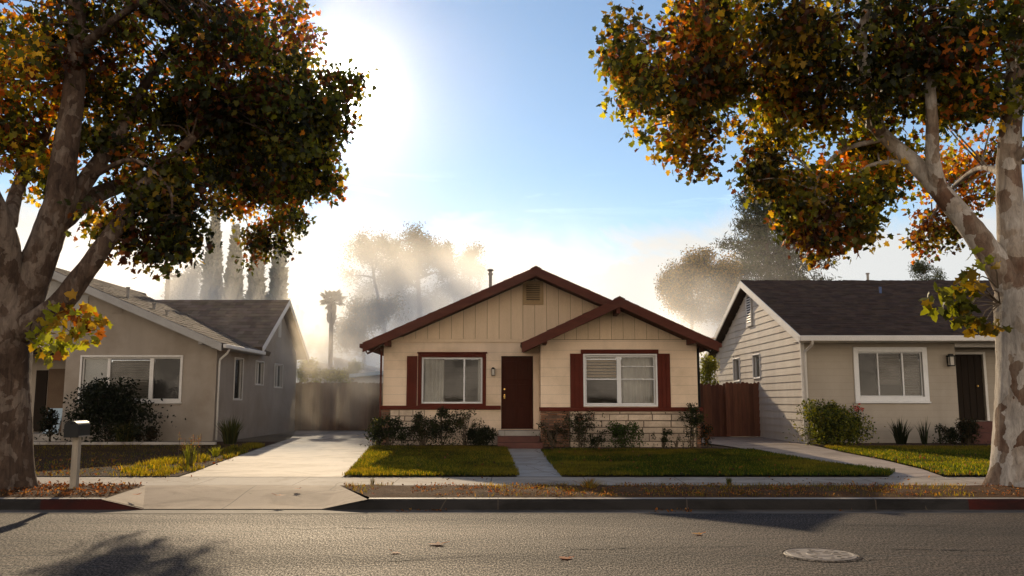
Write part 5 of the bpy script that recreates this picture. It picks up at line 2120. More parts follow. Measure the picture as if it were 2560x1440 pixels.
wts = {"d": [2, 3, 4, 2.4, 1.0, 0.7], 0: [1.2, 2.5, 3.4, 2.4, 1.6, 0.9], 1: [1, 2, 3, 2.4, 1.8, 0.8], 3: [1, 3, 4, 2.5, 0.8, 0.3], 4: [1, 3, 3.5, 2.2, 1.5, 0.5],
       5: [0.4, 1, 1.5, 2, 4, 1.5], 7: [4, 3, 1.5, 0.5, 0.6, 1.8], 8: [4, 3, 1.2, 0.5, 0.5, 1.6], 9: [1, 1.5, 2, 2, 3, 2], 10: [0.5, 1, 1.5, 1.5, 3, 2.5], 14: [2, 3, 3, 1.5, 1.5, 0.3], 2: [1.5, 2.8, 3.4, 2.2, 0.9, 0.8]}
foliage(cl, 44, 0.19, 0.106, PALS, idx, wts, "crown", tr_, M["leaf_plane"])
twigs(cl, rp, tr_, M["bark_pale"], 0.55)
sc, si = crown_clusters([(2420, 745, 75, 55, 12.7, 0.30, 12), (2440, 670, 30, 22, 12.7, 0.2, 3), (2350, 730, 30, 25, 12.7, 0.2, 3), (2445, 810, 40, 25, 12.7, 0.2, 4)], 0.28, 2.0)
foliage(sc, 12, 0.11, 0.165, [LIME, OLIVE, YELLOW, GREEN], si, {"d": [4, 3, 2.2, 1.5]}, "leafy_shoot", tr_, M["leaf_shoot"])
twigs(sc, [PR(2500, 760, -0.4), PR(2495, 720, -0.35)], tr_, M["stem"], 1.0, 0.009, "shoot_twig")


# ------------------------------------------------------------------ background trees
def bg_tree(name, label, cat, base, blobs, size, pal, w, shape="oval", trunk=None, group=None, mat="leaf_far", per=26, spread=0.35, droop=0.1, tr_r=0.2, branch=True):
    """base: (px, Y); blobs in pixels at that depth: (px,py,rx,ry,count)"""
    px, Y = base
    x = XH(px, Y)
    t = thing(name, label, cat, (x, Y, gz(Y)), group)
    cs_ = []
    k = Y / F
    for (bx, by, rx, ry, cnt) in blobs:
        c = P(bx, by, Y)
        cnt = int(cnt * 1.9)
        u = RNG.normal(size=(cnt, 3))
        u /= np.linalg.norm(u, axis=1)[:, None]
        r = RNG.uniform(0, 1, cnt) ** (1 / 2.2)
        q = u * r[:, None] * 0.48
        ns = max(5, cnt // 9)
        su = RNG.normal(size=(ns, 3))
        su /= np.linalg.norm(su, axis=1)[:, None]
        su *= (RNG.uniform(0.15, 0.95, ns) ** 0.7)[:, None]
        sr = RNG.uniform(0.55, 1.25, ns)
        pk = RNG.integers(0, ns, cnt)
        q = q * sr[pk][:, None] + su[pk]
        cs_.append(np.column_stack([c.x + q[:, 0] * rx * k, c.y + q[:, 1] * rx * k * 0.8, c.z + q[:, 2] * ry * k]))
    cl = np.vstack(cs_)
    n = len(cl)
    per = int(per * 2.4)
    size *= 0.42
    spread *= 0.66
    cen = np.repeat(cl, per, axis=0) + np.clip(RNG.normal(size=(n * per, 3)), -2, 2) * spread
    cols = pick(n * per, pal, w)
    leaves("crown", cen, RNG.uniform(0.6, 1.2, n * per) * size, cols, M[mat], t, shape, droop)
    tops = trunk or [(px, 1000), (px, blobs[0][1])]
    pts = [Vector((x, Y, gz(Y) - 0.1))] + [P(a, c_, Y) for a, c_ in tops]
    path = smooth_path(pts, 5)
    b = MB()
    m = len(path)
    b.tube(path, [tr_r * (1 - 0.75 * i / (m - 1)) for i in range(m)], 8)
    if branch:
        for (bx, by, rx, ry, cnt) in blobs:
            c = P(bx, by, Y)
            s = min(path, key=lambda p: (p - Vector((c.x * 0.6 + p.x * 0.4, Y, c.z - 0.6 * ry * k))).length)
            b.tube(smooth_path([s, s.lerp(c, 0.5) + Vector((0, 0.1, 0.1)), c], 4), [tr_r * 0.4] * 3 + [tr_r * 0.3] * 3 + [tr_r * 0.15] * 3, 6)
    o = b.build("trunk", M["polewood"], t, smooth=True)
    if branch:
        A = [Vector(v.co) for v in o.data.vertices][::3]
        twigs(cl, A, t, M["polewood"], 0.5, 0.018, "branch", 3.0)
    return t


DG = np.array([0.045, 0.055, 0.022])
MG = np.array([0.075, 0.085, 0.03])
BR = np.array([0.13, 0.10, 0.04])
GO = np.array([0.36, 0.23, 0.055])
# cypresses
for px, pt, hw, lab in ((518, 533, 27, "tallest dark cypress, leftmost of the four behind the stucco house roof"),
                        (572, 568, 26, "cypress second from left behind the stucco house roof"),
                        (630, 590, 25, "pale misty cypress third from left behind the stucco house roof"),
                        (685, 585, 25, "pale misty cypress rightmost of the four behind the stucco house roof")):
    Y = 47.0
    k = Y / F
    x = XH(px, Y)
    zt_ = P(px, pt, Y).z
    t = thing("cypress_tree", lab, "tree", (x, Y, gz(Y)), "cypresses behind the stucco house")
    n = 5200
    f = RNG.uniform(0.02, 1, n)
    prof = np.interp(f, [0, 0.08, 0.35, 0.6, 0.8, 0.92, 1.0], [0.5, 0.85, 1.0, 0.86, 0.55, 0.25, 0.03]) * hw * k
    a = RNG.uniform(0, 2 * math.pi, n)
    lump = 1 + 0.10 * np.sin(a * 3 + f * 22) + 0.08 * np.sin(a * 5 - f * 37)
    r = prof * lump * RNG.uniform(0.55, 1.0, n) ** 0.5
    cen = np.column_stack([x + r * np.cos(a), Y + r * np.sin(a), gz(Y) + 0.1 + f * (zt_ - gz(Y) - 0.2)])
    leaves("crown", cen, RNG.uniform(0.2, 0.42, n), pick(n, [DG, MG], [3, 1]), M["leaf_far"], t, "oval", -1.2)
    b = MB()
    b.tube([(x, Y, gz(Y) - 0.1), (x, Y, gz(Y) + (zt_ - gz(Y)) * 0.5), (x, Y, zt_ - 0.3)], [0.2, 0.3, 0.03], 8)
    b.build("trunk", M["polewood"], t, smooth=True)
bg_tree("tree", "round bushy tree in mist between utility pole and cypresses", "tree", (460, 50), [(455, 725, 40, 50, 50), (435, 745, 30, 40, 30), (480, 700, 25, 30, 22)], 0.32, [DG, MG], [2, 1], tr_r=0.15)
# eucalyptus group behind the centre
bg_tree("eucalyptus_tree", "airy tall tree with bare forked limbs left of the misty grove", "tree", (950, 52),
        [(925, 620, 55, 32, 40), (895, 640, 32, 28, 16), (960, 612, 28, 25, 16), (880, 690, 22, 22, 8), (940, 665, 35, 28, 14), (975, 640, 20, 30, 12), (905, 600, 20, 18, 10)],
        0.26, [DG, MG, BR], [1, 1.5, 2], trunk=[(960, 860), (955, 780), (940, 720), (930, 660), (925, 620)], per=20, spread=0.38, tr_r=0.17)
bg_tree("eucalyptus_tree", "densest tall tree at the middle of the misty grove", "tree", (1040, 54),
        [(1040, 625, 55, 42, 72), (1085, 640, 46, 38, 40), (1010, 655, 45, 45, 50), (1040, 690, 60, 40, 50), (1100, 680, 35, 30, 20), (1040, 590, 24, 22, 20), (1120, 625, 14, 20, 8), (985, 700, 30, 40, 18)],
        0.30, [DG, MG, BR], [2, 1.5, 1], trunk=[(1045, 860), (1048, 760), (1042, 660), (1040, 600)], per=22, spread=0.36, tr_r=0.25)
bg_tree("eucalyptus_tree", "slim tall tree right of the misty grove above the bungalow roof", "tree", (1170, 56),
        [(1178, 640, 20, 22, 22), (1165, 670, 38, 20, 26), (1182, 690, 30, 25, 16), (1150, 715, 25, 25, 12)], 0.28, [DG, MG, BR], [1, 1.5, 1.6],
        trunk=[(1172, 860), (1172, 740), (1177, 640)], per=20, spread=0.36, tr_r=0.15)
bg_tree("tree", "broad low tree in bright mist beside the palm", "tree", (910, 46),
        [(905, 800, 50, 40, 60), (955, 775, 45, 35, 40), (880, 845, 40, 45, 44)], 0.30, [MG, BR, GO], [2, 1.5, 0.8], per=22, spread=0.35, tr_r=0.2)
bg_tree("tree", "wide misty tree mass low behind the grove and the bungalow's left slope", "tree", (1030, 60), [(1000, 770, 70, 55, 60), (1085, 740, 60, 50, 50), (930, 740, 50, 45, 40), (1150, 760, 50, 45, 36), (985, 700, 50, 40, 34)], 0.34, [MG, BR], [1, 1.2], per=20, spread=0.40, tr_r=0.22)
# right hand group
bg_tree("tree", "pale golden round tree in mist left of the conifer", "tree", (1730, 50),
        [(1700, 700, 45, 42, 70), (1760, 670, 55, 38, 80), (1810, 690, 45, 50, 60), (1740, 750, 70, 45, 70), (1675, 745, 28, 40, 26), (1800, 760, 45, 45, 30)], 0.30, [GO, BR, MG], [2.5, 1.5, 1], per=24, spread=0.36, tr_r=0.22)
bg_tree("tree", "small grey leafy tree above the dark shingle ridge", "tree", (2315, 58), [(2312, 680, 24, 28, 30), (2335, 700, 18, 25, 16), (2300, 720, 30, 40, 30)], 0.26, [DG, MG], [1, 1.2], per=20, spread=0.3, tr_r=0.12)
# conifer with layered boughs
Y = 54.0
k = Y / F
xc = XH(1945, Y)
ct = thing("conifer_tree", "large dark layered conifer behind the dark shingle roof", "tree", (xc, Y, gz(Y)))
b = MB()
ztop = P(1905, 395, Y).z
xtop = P(1905, 395, Y).x
b.tube(smooth_path([(xc, Y, 0), (xc, Y, 6), (xc - 0.3, Y, 10), (xtop, Y, ztop)], 5), list(np.linspace(0.42, 0.06, 16)), 10)
ccl = []
rg = random.Random(21)
for lev in np.linspace(0.26, 0.985, 15):
    z = gz(Y) + (ztop - gz(Y)) * lev
    R_ = np.interp(lev, [0.2, 0.35, 0.5, 0.7, 0.85, 1.0], [3.9, 4.0, 3.5, 2.9, 1.7, 0.35])
    nb = 9 if lev < 0.85 else 5
    for q in range(nb):
        a = 2 * math.pi * (q + rg.random()) / nb
        L = R_ * rg.uniform(0.62, 1.12)
        cx = xc + (xtop - xc) * max(0, lev - 0.55) / 0.45
        p0 = Vector((cx, Y, z - 0.1))
        p1 = Vector((cx + L * math.cos(a), Y + L * math.sin(a), z - 0.08 * L + rg.uniform(-0.1, 0.35)))
        b.tube([p0, p0.lerp(p1, 0.5) + Vector((0, 0, 0.12)), p1], [0.06, 0.04, 0.015], 5, cap=False)
        m = int(9 * L / 2 + 3)
        for s in np.linspace(0.25, 1.02, m):
            c = p0.lerp(p1, s) + Vector((rg.gauss(0, 0.22), rg.gauss(0, 0.22), rg.gauss(0.05, 0.12)))
            ccl.append(c)
b.build("trunk", M["polewood"], ct, smooth=True)
ccl = np.array([tuple(c) for c in ccl])
per = 26
cen = np.repeat(ccl, per, axis=0) + RNG.normal(size=(len(ccl) * per, 3)) * np.array([0.24, 0.24, 0.15])
leaves("crown", cen, RNG.uniform(0.22, 0.40, len(cen)), pick(len(cen), [DG, DG * 0.7, MG], [2, 2, 1]), M["leaf_far"], ct, "needle", -0.3)
# palm
Y = 43.5
xp = XH(823, Y)
zc = P(823, 752, Y).z
pm = thing("palm_tree", "slender fan palm standing in the bright mist", "tree", (xp, Y, gz(Y)))
b = MB()
b.tube([(xp + 0.1, Y, 0), (xp, Y, 3), (xp, Y, zc)], [0.17, 0.12, 0.11], 10)
b.build("trunk", M["polewood"], pm, smooth=True)
b = MB()
rg = random.Random(3)
for q in range(34):
    a = rg.uniform(0, 2 * math.pi)
    e = rg.uniform(-0.45, 1.15)
    d = Vector((math.cos(a) * math.cos(e), math.sin(a) * math.cos(e), math.sin(e)))
    L = rg.uniform(0.50, 0.70)
    p0 = Vector((xp, Y, zc))
    p1 = p0 + d * L * 0.55
    b.tube([p0, p1], [0.03, 0.02], 4, cap=False)
    sd = d.cross(Vector((0, 0, 1)))
    if sd.length < 0.1:
        sd = Vector((1, 0, 0))
    sd.normalize()
    upv = sd.cross(d)
    for s in np.linspace(-1.15, 1.15, 11):
        dd = (d * math.cos(s) + sd * math.sin(s)).normalized()
        tip = p1 + dd * L * 0.75 * (1 - 0.25 * abs(s)) + Vector((0, 0, -0.10 - 0.10 * abs(s)))
        wv = dd.cross(upv).normalized() * 0.045
        m = p1.lerp(tip, 0.5) + Vector((0, 0, 0.04))
        b.poly([p1 - wv * 0.4, p1 + wv * 0.4, m + wv, tip, m - wv])
frm = surf("palm_fronds", (0.06, 0.07, 0.025), (0.09, 0.08, 0.03), 3, 0.7)
b.build("crown", frm, pm)
b = MB()
for q in range(120):
    a = rg.uniform(0, 2 * math.pi)
    z0 = zc - rg.uniform(0, 0.75)
    r0 = 0.10
    r1 = 0.17 + rg.uniform(0, 0.09)
    ln = rg.uniform(0.36, 0.6)
    d = Vector((math.cos(a), math.sin(a), 0))
    s = Vector((-d.y, d.x, 0)) * 0.07
    p0 = Vector((xp, Y, z0)) + d * r0
    p1 = Vector((xp, Y, z0 - ln * 0.5)) + d * r1
    p2 = Vector((xp, Y, z0 - ln)) + d * (r1 * 0.8)
    b.poly([p0 - s * 0.5, p0 + s * 0.5, p1 + s, p2, p1 - s])
b.build("dead_skirt", M["polewood"], pm)
# utility pole
Y = 44.0
xp = XH(404, Y)
zt_ = P(404, 680, Y).z
up = thing("utility_pole", "wooden utility pole with crossarm behind the stucco roof", "pole", (xp, Y, gz(Y)))
b = MB()
b.tube([(xp, Y, 0), (xp, Y, zt_)], [0.17, 0.11], 10)
b.build("shaft", M["polewood"], up, smooth=True)
b = MB()
b.hexa([(xp - 0.3, Y - 0.2, zt_ - 0.25), (xp + 0.55, Y - 0.2, zt_ - 0.32), (xp + 0.55, Y - 0.11, zt_ - 0.32), (xp - 0.3, Y - 0.11, zt_ - 0.25),
        (xp - 0.3, Y - 0.2, zt_ - 0.13), (xp + 0.55, Y - 0.2, zt_ - 0.2), (xp + 0.55, Y - 0.11, zt_ - 0.2), (xp - 0.3, Y - 0.11, zt_ - 0.13)])
cr = b.build("crossarm", M["polewood"], up)
b = MB()
for dx in (-0.22, 0.2, 0.45):
    b.tube([(xp + dx, Y - 0.155, zt_ - 0.18), (xp + dx, Y - 0.155, zt_ - 0.02)], [0.035, 0.045], 8)
b.build("insulator", M["galv"], cr)

# far buildings in the mist
def far_building(name, label, px0, px1, py_top, Y, depth, wall, roof=None, slope_px=0, cat="building", chim=()):
    x0, x1 = XH(px0, Y), XH(px1, Y)
    z0 = P(px0, py_top, Y).z
    z1 = P(px1, py_top + slope_px, Y).z
    t = thing(name, label, cat, ((x0 + x1) / 2, Y, gz(Y)))
    b = MB()
    b.hexa([(x0, Y, 0.1), (x1, Y, 0.1), (x1, Y + depth, 0.1), (x0, Y + depth, 0.1), (x0, Y, z0), (x1, Y, z1), (x1, Y + depth, z1), (x0, Y + depth, z0)])
    b.build("wall", wall, t)
    b = MB()
    b.hexa([(x0 - 0.2, Y - 0.25, z0 + 0.003), (x1 + 0.2, Y - 0.25, z1 + 0.003), (x1 + 0.2, Y + depth, z1 + 0.003), (x0 - 0.2, Y + depth, z0 + 0.003),
            (x0 - 0.2, Y - 0.25, z0 + 0.16), (x1 + 0.2, Y - 0.25, z1 + 0.16), (x1 + 0.2, Y + depth, z1 + 0.16), (x0 - 0.2, Y + depth, z0 + 0.16)])
    rf = b.build("roof", roof or wall, t)
    for cpx, cpy, w in chim:
        c = P(cpx, cpy, Y + depth * 0.4)
        b = MB()
        b.box(c.x - w / 2, c.x + w / 2, c.y - w / 2, c.y + w / 2, min(z0, z1), c.z)
        b.box(c.x - w * 0.62, c.x + w * 0.62, c.y - w * 0.62, c.y + w * 0.62, c.z - 0.3, c.z - 0.12)
        b.tube([(c.x, c.y, c.z), (c.x, c.y, c.z + 0.4)], 0.15, 8)
        b.build("chimney", wall, rf)
    return t


far_building("far_building", "pale flat-roofed building with two chimneys lost in bright mist", 745, 800, 838, 62, 8, M["stucco_pale"], M["stucco_pale"], 0, chim=((744, 775, 0.75), (793, 826, 0.7)))
far_building("shed", "pale shed with a single sloping roof behind the driveway fence", 832, 930, 898, 44, 5, M["stucco_pale"], M["white_trim"], 28, "shed")
far_building("carport", "low carport with pale blue roof edge behind the driveway fence", 885, 955, 944, 39, 4, M["stucco_pale"], surf("pale_blue_roof", (0.45, 0.55, 0.62), (0.4, 0.5, 0.56), 2, 0.5), -8, "carport")
# brown roofed outbuilding
Y = 42.0
t = thing("outbuilding", "small brown-roofed outbuilding behind the driveway fence", "building", (XH(790, Y), Y, gz(Y)))
b = MB()
x0, x1 = XH(752, Y), XH(832, Y)
b.box(x0 + 0.1, x1 - 0.1, Y, Y + 4, 0.1, ZV(945, Y))
b.build("wall", M["stucco"], t)
b = MB()
zt_, ze = ZV(905, Y), ZV(942, Y)
xm = (x0 + x1) / 2
slope(b, (x0 - 0.1, Y - 0.3, ze), (x0 - 0.1, Y + 4.2, ze), (xm, Y - 0.3, zt_), (xm, Y + 4.2, zt_), 0.12, 6, 8, rr)
slope(b, (x1 + 0.1, Y - 0.3, ze), (x1 + 0.1, Y + 4.2, ze), (xm, Y - 0.3, zt_), (xm, Y + 4.2, zt_), 0.12, 6, 8, rr)
b.build("roof", M["shingle_grey"], t)
for px, py, rx, ry, Y, lab in ((768, 935, 30, 28, 37.5, "sunlit yellow-green shrub over the driveway fence at the stucco house"), (840, 938, 38, 14, 38, "low sunlit shrub peeking over the middle of the driveway fence"),
                               (880, 925, 28, 24, 40, "hazy grey shrub in front of the pale shed"), (805, 875, 45, 45, 48, "misty shrub tree below the palm"),
                               (1765, 925, 25, 40, 33, "sunlit shrub over the redwood fence between the houses")):
    bg_tree("shrub", lab, "shrub", (px, Y), [(px, py, rx, ry, 46), (px, py + 40, rx, 30, 20)], 0.16, [LIME * 0.7, OLIVE, MG], [2, 2, 1.5], per=22, spread=0.16, tr_r=0.05, mat="leaf_shrub", branch=False)


# ------------------------------------------------------------------ garden shrubs
def shrub(label, px, py_base, w_px, h_px, Y, pal, w, size=0.07, n=900, shape="oval", holes=0.45, stems=7, name="shrub", flowers=None, cat="shrub", lift=0.0, seed=1.0, group=None, top_heavy=False):
    k = Y / F
    x = XH(px, Y)
    z0 = gz(Y) + 0.01
    W, H = w_px * k / 2 * 1.32, h_px * k * 1.12
    t = thing(name, label, cat, (x, Y, z0), group)
    # lobes give the uneven outline
    rg = random.Random(int(px * 7 + py_base))
    nl = max(5, int(6 + w_px / 12))
    lobes = []
    for i in range(nl):
        a = rg.uniform(0, 2 * math.pi)
        r = rg.uniform(0.1, 0.75)
        hh = rg.uniform(0.35, 0.86) if not top_heavy else rg.uniform(0.55, 0.9)
        lobes.append((x + r * W * math.cos(a), Y + r * W * 0.7 * math.sin(a), z0 + H * hh, rg.uniform(0.22, 0.42) * max(W, H * 0.4)))
    pts = []
    n = int(n * 2.1)
    per = max(20, n // nl)
    for lx, ly, lz, lr in lobes:
        u = RNG.normal(size=(per, 3))
        u /= np.linalg.norm(u, axis=1)[:, None]
        r = RNG.uniform(0.2, 1, per) ** 0.6
        q = np.array([lx, ly, lz]) + u * r[:, None] * np.array([lr, lr, lr * 0.95])
        pts.append(q)
    # skirt of lower leaves
    m = n // 3
    u = RNG.normal(size=(m, 3)) * np.array([0.38, 0.3, 0.2])
    pts.append(np.array([x, Y, z0 + H * (0.28 + lift)]) + u * np.array([W, W, H]))
    pts = np.vstack(pts)
    pts = pts[(pts[:, 2] > z0 + 0.02)]
    nz = hash_noise(pts, 5.0, seed)
    pts = pts[nz > holes * 0.8]
    cols = pick(len(pts), pal, w)
    # deeper leaves darker tone of the same plant
    leaves("foliage", pts, RNG.uniform(0.65, 1.2, len(pts)) * size, cols, M["leaf_shrub"], t, shape, 0.0)
    b = MB()
    for i in range(stems):
        lx, ly, lz, lr = lobes[i % nl]
        p0 = Vector((x + rg.uniform(-0.1, 0.1) * W, Y + rg.uniform(-0.1, 0.1) * W, z0 - 0.03))
        p1 = Vector((lx, ly, lz + lr * 0.6))
        b.tube(smooth_path([p0, p0.lerp(p1, 0.5) + Vector((0, 0, 0.08)), p1], 3), [0.014, 0.013, 0.012, 0.010, 0.008, 0.006, 0.004], 5)
    b.build("stem", M["stem"], t, smooth=True)
    if flowers:
        fc, nf, fs = flowers
        sel = pts[np.argsort(-pts[:, 2])[: len(pts) // 3]]
        fp = sel[RNG.choice(len(sel), nf)]
        cen = np.repeat(fp, 9, axis=0) + RNG.normal(size=(nf * 9, 3)) * 0.02
        leaves("flower", cen, RNG.uniform(0.7, 1.1, nf * 9) * fs, pick(nf * 9, fc, [1] * len(fc)), M["leaf_shrub"], t, "oval", -0.6)
    return t


def strap(label, px, Y, w_px, h_px, n, wid, pal, w, name="strap_plant", spread=0.5, cat="plant", flowers=None):
    k = Y / F
    x = XH(px, Y)
    z0 = gz(Y) + 0.005
    t = thing(name, label, cat, (x, Y, z0))
    W, H = w_px * k / 2, h_px * k
    a = RNG.uniform(0, 2 * math.pi, n)
    out = RNG.uniform(0.1, 1.0, n)
    d = np.column_stack([np.cos(a), np.sin(a), np.zeros(n)])
    base = np.array([x, Y, z0]) + d * (RNG.uniform(0, 0.22, n) * W)[:, None]
    bend = d * (out * (W / H) * 0.85)[:, None]
    blades("blades", base, H * (1 - 0.35 * out) * RNG.uniform(0.75, 1.1, n), RNG.uniform(0.7, 1.2, n) * wid, pick(n, pal, w), M["leaf_shrub"], t, 0.1, bend=bend)
    if flowers:
        b = MB()
        cen = []
        rg = random.Random(int(px))
        for i in range(flowers[1]):
            fx, fy = x + rg.uniform(-0.8, 0.8) * W, Y + rg.uniform(-0.4, 0.4) * W
            hz = H * rg.uniform(0.8, 1.35)
            b.tube([(fx, fy, z0), (fx + rg.uniform(-0.04, 0.04), fy, z0 + hz)], [0.005, 0.003], 4)
            for q in range(8):
                cen.append((fx + rg.gauss(0, 0.012), fy + rg.gauss(0, 0.012), z0 + hz - q * 0.02))
        b.build("flower_stalk", M["stem"], t)
        cen = np.array(cen)
        leaves("flower", cen, RNG.uniform(0.015, 0.028, len(cen)), pick(len(cen), flowers[0], [1] * len(flowers[0])), M["leaf_shoot"], t, "oval", -0.5)
    return t


DS = np.array([0.010, 0.014, 0.005])
SG = np.array([0.022, 0.030, 0.008])
SO = np.array([0.055, 0.052, 0.014])
RS = np.array([0.045, 0.030, 0.016])
RED = np.array([0.42, 0.03, 0.03])
PINK = np.array([0.4, 0.18, 0.14])
# by the bungalow
shrub("low dark rounded bush at the bungalow's left corner by the driveway", 978, 1105, 95, 68, 23.0, [DS, SG], [2, 2], 0.075, 1500, seed=2)
shrub("yellow-leaved sunlit sprig at the bungalow corner beside the driveway edge", 946, 1105, 30, 62, 23.1, [LIME, OLIVE, ORANGE], [2, 2, 1], 0.07, 160, stems=5, seed=3)
shrub("leggy rose bush under the left end of the wide window", 1058, 1105, 70, 82, 23.1, [SG, DS, RS], [2, 2, 1], 0.06, 900, seed=4, holes=0.5)
shrub("tallest rose bush under the middle of the wide window", 1108, 1105, 88, 88, 23.2, [SG, DS, RS], [2, 2, 1], 0.06, 1100, seed=5, holes=0.5)
shrub("thin twiggy rose bush under the right end of the wide window", 1163, 1105, 62, 84, 23.2, [SG, RS, SO], [2, 2, 1], 0.06, 420, seed=6, holes=0.5, flowers=([RS * 1.3], 8, 0.05))
shrub("low dense dark bush left of the front steps", 1205, 1105, 76, 44, 23.0, [DS, SG * 0.7], [3, 1], 0.06, 1300, seed=7)
shrub("dark ivy-like bush against the brown brick pier right of the steps", 1385, 1105, 80, 60, 22.45, [DS, RS, SG], [2, 2, 1], 0.055, 700, seed=8, holes=0.5)
shrub("leggy rose bush with dry flower heads in front of the stone facing", 1452, 1105, 88, 86, 22.3, [SG, DS, RS], [1.5, 2, 1.5], 0.06, 700, seed=9, holes=0.5, flowers=([PINK * 0.8, RS], 12, 0.05))
shrub("small thin shrub between the rose bush and the round green bush", 1490, 1105, 40, 40, 22.3, [SG, DS], [2, 2], 0.05, 280, seed=10)
shrub("bright green vase-shaped bush under the white double window", 1557, 1105, 82, 56, 22.2, [np.array([0.035, 0.060, 0.010]), SG], [2, 1], 0.055, 1200, seed=11, top_heavy=True)
shrub("small upright shrub right of the vase-shaped bush", 1656, 1105, 40, 46, 22.3, [SG, DS], [2, 2], 0.05, 420, seed=12)
shrub("smallest round shrub at the lawn edge near the right corner", 1690, 1107, 28, 28, 22.1, [SG, DS], [2, 2], 0.05, 300, seed=13)
shrub("climbing rose on the stone at the bungalow's right corner", 1727, 1105, 52, 100, 22.5, [SG, DS, SO], [2, 2, 1], 0.06, 620, seed=14, holes=0.5, top_heavy=True)
shrub("orange-tipped weed beside the dark redwood fence corner", 1766, 1105, 34, 52, 22.9, [DS, ORANGE * 0.5, SG], [2, 1, 1], 0.06, 240, seed=15)
# right house
shrub("round clipped sunlit hedge bush at the corner of the siding house", 2077, 1108, 140, 88, 24.1, [np.array([0.075, 0.088, 0.012]), OLIVE, SG], [2, 1.6, 1.6], 0.075, 4200, seed=16, holes=0.25)
shrub("red flowering stem leaning beside the round hedge bush", 2138, 1105, 34, 92, 24.5, [SG, DS], [1, 1], 0.05, 120, seed=17, flowers=([RED], 10, 0.06), top_heavy=True)
strap("spiky dark yucca left of two under the white framed window", 2246, 24.3, 95, 72, 130, 0.03, [DS, SG * 0.8], [2, 1], "yucca")
strap("smaller open yucca right of two under the white framed window", 2306, 24.2, 62, 78, 26, 0.035, [DS, SG], [2, 1], "yucca")
strap("thin grassy tuft rising between the yucca and the dark shrub", 2345, 24.4, 30, 62, 14, 0.016, [SG, SO], [1, 1], "grass_tuft")
shrub("dark low shrub right of the yuccas", 2368, 1100, 66, 42, 24.2, [DS, SG * 0.7], [3, 1], 0.06, 900, seed=18)
shrub("reddish dark shrub left of the brick step", 2415, 1100, 64, 56, 24.1, [DS, RS * 0.8], [2, 2], 0.06, 1000, seed=19)
strap("upright leafy tuft behind the round hedge bush", 2040, 24.7, 40, 95, 24, 0.04, [SG, SO], [1, 1], "strap_plant")
# left house
shrub("big dark bush in front of the three-light window", 283, 1090, 195, 140, 24.9, [DS, DS * 0.7], [2, 2], 0.10, 4200, seed=20, holes=0.42, stems=12)
shrub("small dark bush beside the porch of the stucco house", 132, 1085, 44, 80, 25.2, [DS, RS * 0.5], [2, 1], 0.09, 420, seed=21)
shrub("low brown shrub between the big dark bush and the house corner", 372, 1095, 60, 38, 24.9, [RS * 0.7, DS], [2, 1], 0.06, 700, seed=22)
strap("dry ornamental grass below the big dark bush", 318, 24.6, 150, 62, 420, 0.016, [SG, SO, BR], [2, 2, 1], "ornamental_grass")
strap("arching strap-leaf plant at the stucco house corner", 580, 24.6, 120, 72, 190, 0.03, [SG, SO], [2, 1.5], "strap_plant")
strap("tall yellow-flowering weeds at the driveway edge", 482, 17.2, 75, 62, 120, 0.012, [OLIVE, LIME * 0.7, SO], [2, 2, 1], "wildflower", flowers=([YELLOW, ORANGE], 16))
strap("small sunlit weed clump further up the driveway edge", 545, 19.6, 60, 30, 90, 0.012, [OLIVE, LIME * 0.7], [2, 2], "weed_clump")
strap("tuft of yellow dry grass at the shadow's edge on the parkway strip", 1470, 13.0, 130, 32, 150, 0.010, [YELLOW * 0.8, ORANGE * 0.7, BR], [2, 1, 2], "grass_tuft")
strap("small weed growing at the pavement edge before the right lawn", 1815, 13.62, 36, 24, 50, 0.010, [SG, SO], [1, 1], "weed_clump")
strap("sprig of weed by the apron's right edge", 935, 13.5, 36, 26, 34, 0.008, [SO, BR], [1, 1], "weed_clump")

# ------------------------------------------------------------------ grass and litter (uncountable)
def scatter(rows_fn, y0, y1, n, dz):
    y = RNG.uniform(y0, y1, n)
    l = np.array([rows_fn(v)[0] for v in y])
    r = np.array([rows_fn(v)[1] for v in y])
    x = l + (r - l) * RNG.uniform(0, 1, n)
    z = np.array([gz(v) for v in y]) + dz
    return np.column_stack([x, y, z])


GA = np.array([0.014, 0.020, 0.003])
GB = np.array([0.030, 0.032, 0.004])
GC = np.array([0.085, 0.060, 0.012])
def grass(base, h0, h1, wid, pal, w, label, noise_seed):
    n = len(base)
    nz = hash_noise(base, 1.3, noise_seed)
    c = pick(n, pal, w) * (0.6 + 0.8 * nz)[:, None]
    dry = np.clip((hash_noise(base, 0.7, noise_seed + 50) * 0.6 + hash_noise(base, 2.6, noise_seed + 60) * 0.4 - 0.48) * 5, 0, 0.75)[:, None]
    c = c * (1 - dry) + GC * RNG.uniform(0.5, 1.1, (n, 1)) * dry
    base = base + np.column_stack([RNG.normal(0, 0.018, n), RNG.normal(0, 0.015, n), np.zeros(n)])
    o = blades("grass", base, RNG.uniform(h0, h1, n) * (0.7 + 0.6 * nz), wid, c, M["grass"], None, 0.9, "stuff")
    o["label"] = label
    return o


grass(scatter(lambda y: (drive_r(y) + 0.0, gp_l(y) + 0.02), 14.78, 22.8, 46000, LAWN_DZ - 0.005), 0.03, 0.075, 0.012, [GA, GB, GC], [2, 2, 2.2], "mown lawn grass left of the garden path", 2)
grass(scatter(lambda y: (gp_r(y) - 0.02, sp_l(y) + 0.02), 14.78, 21.7, 56000, LAWN_DZ - 0.005), 0.03, 0.07, 0.012, [GA, GB, GC], [3, 2, 0.5], "dark green lawn grass right of the garden path", 3)
grass(scatter(lambda y: (sp_r(y) + 0.0, 15.5), 14.78, 23.0, 50000, LAWN_DZ - 0.005), 0.03, 0.07, 0.012, [GA, GB * 1.1, GC], [2.5, 2.5, 0.7], "bright lawn grass in front of the siding house", 4)
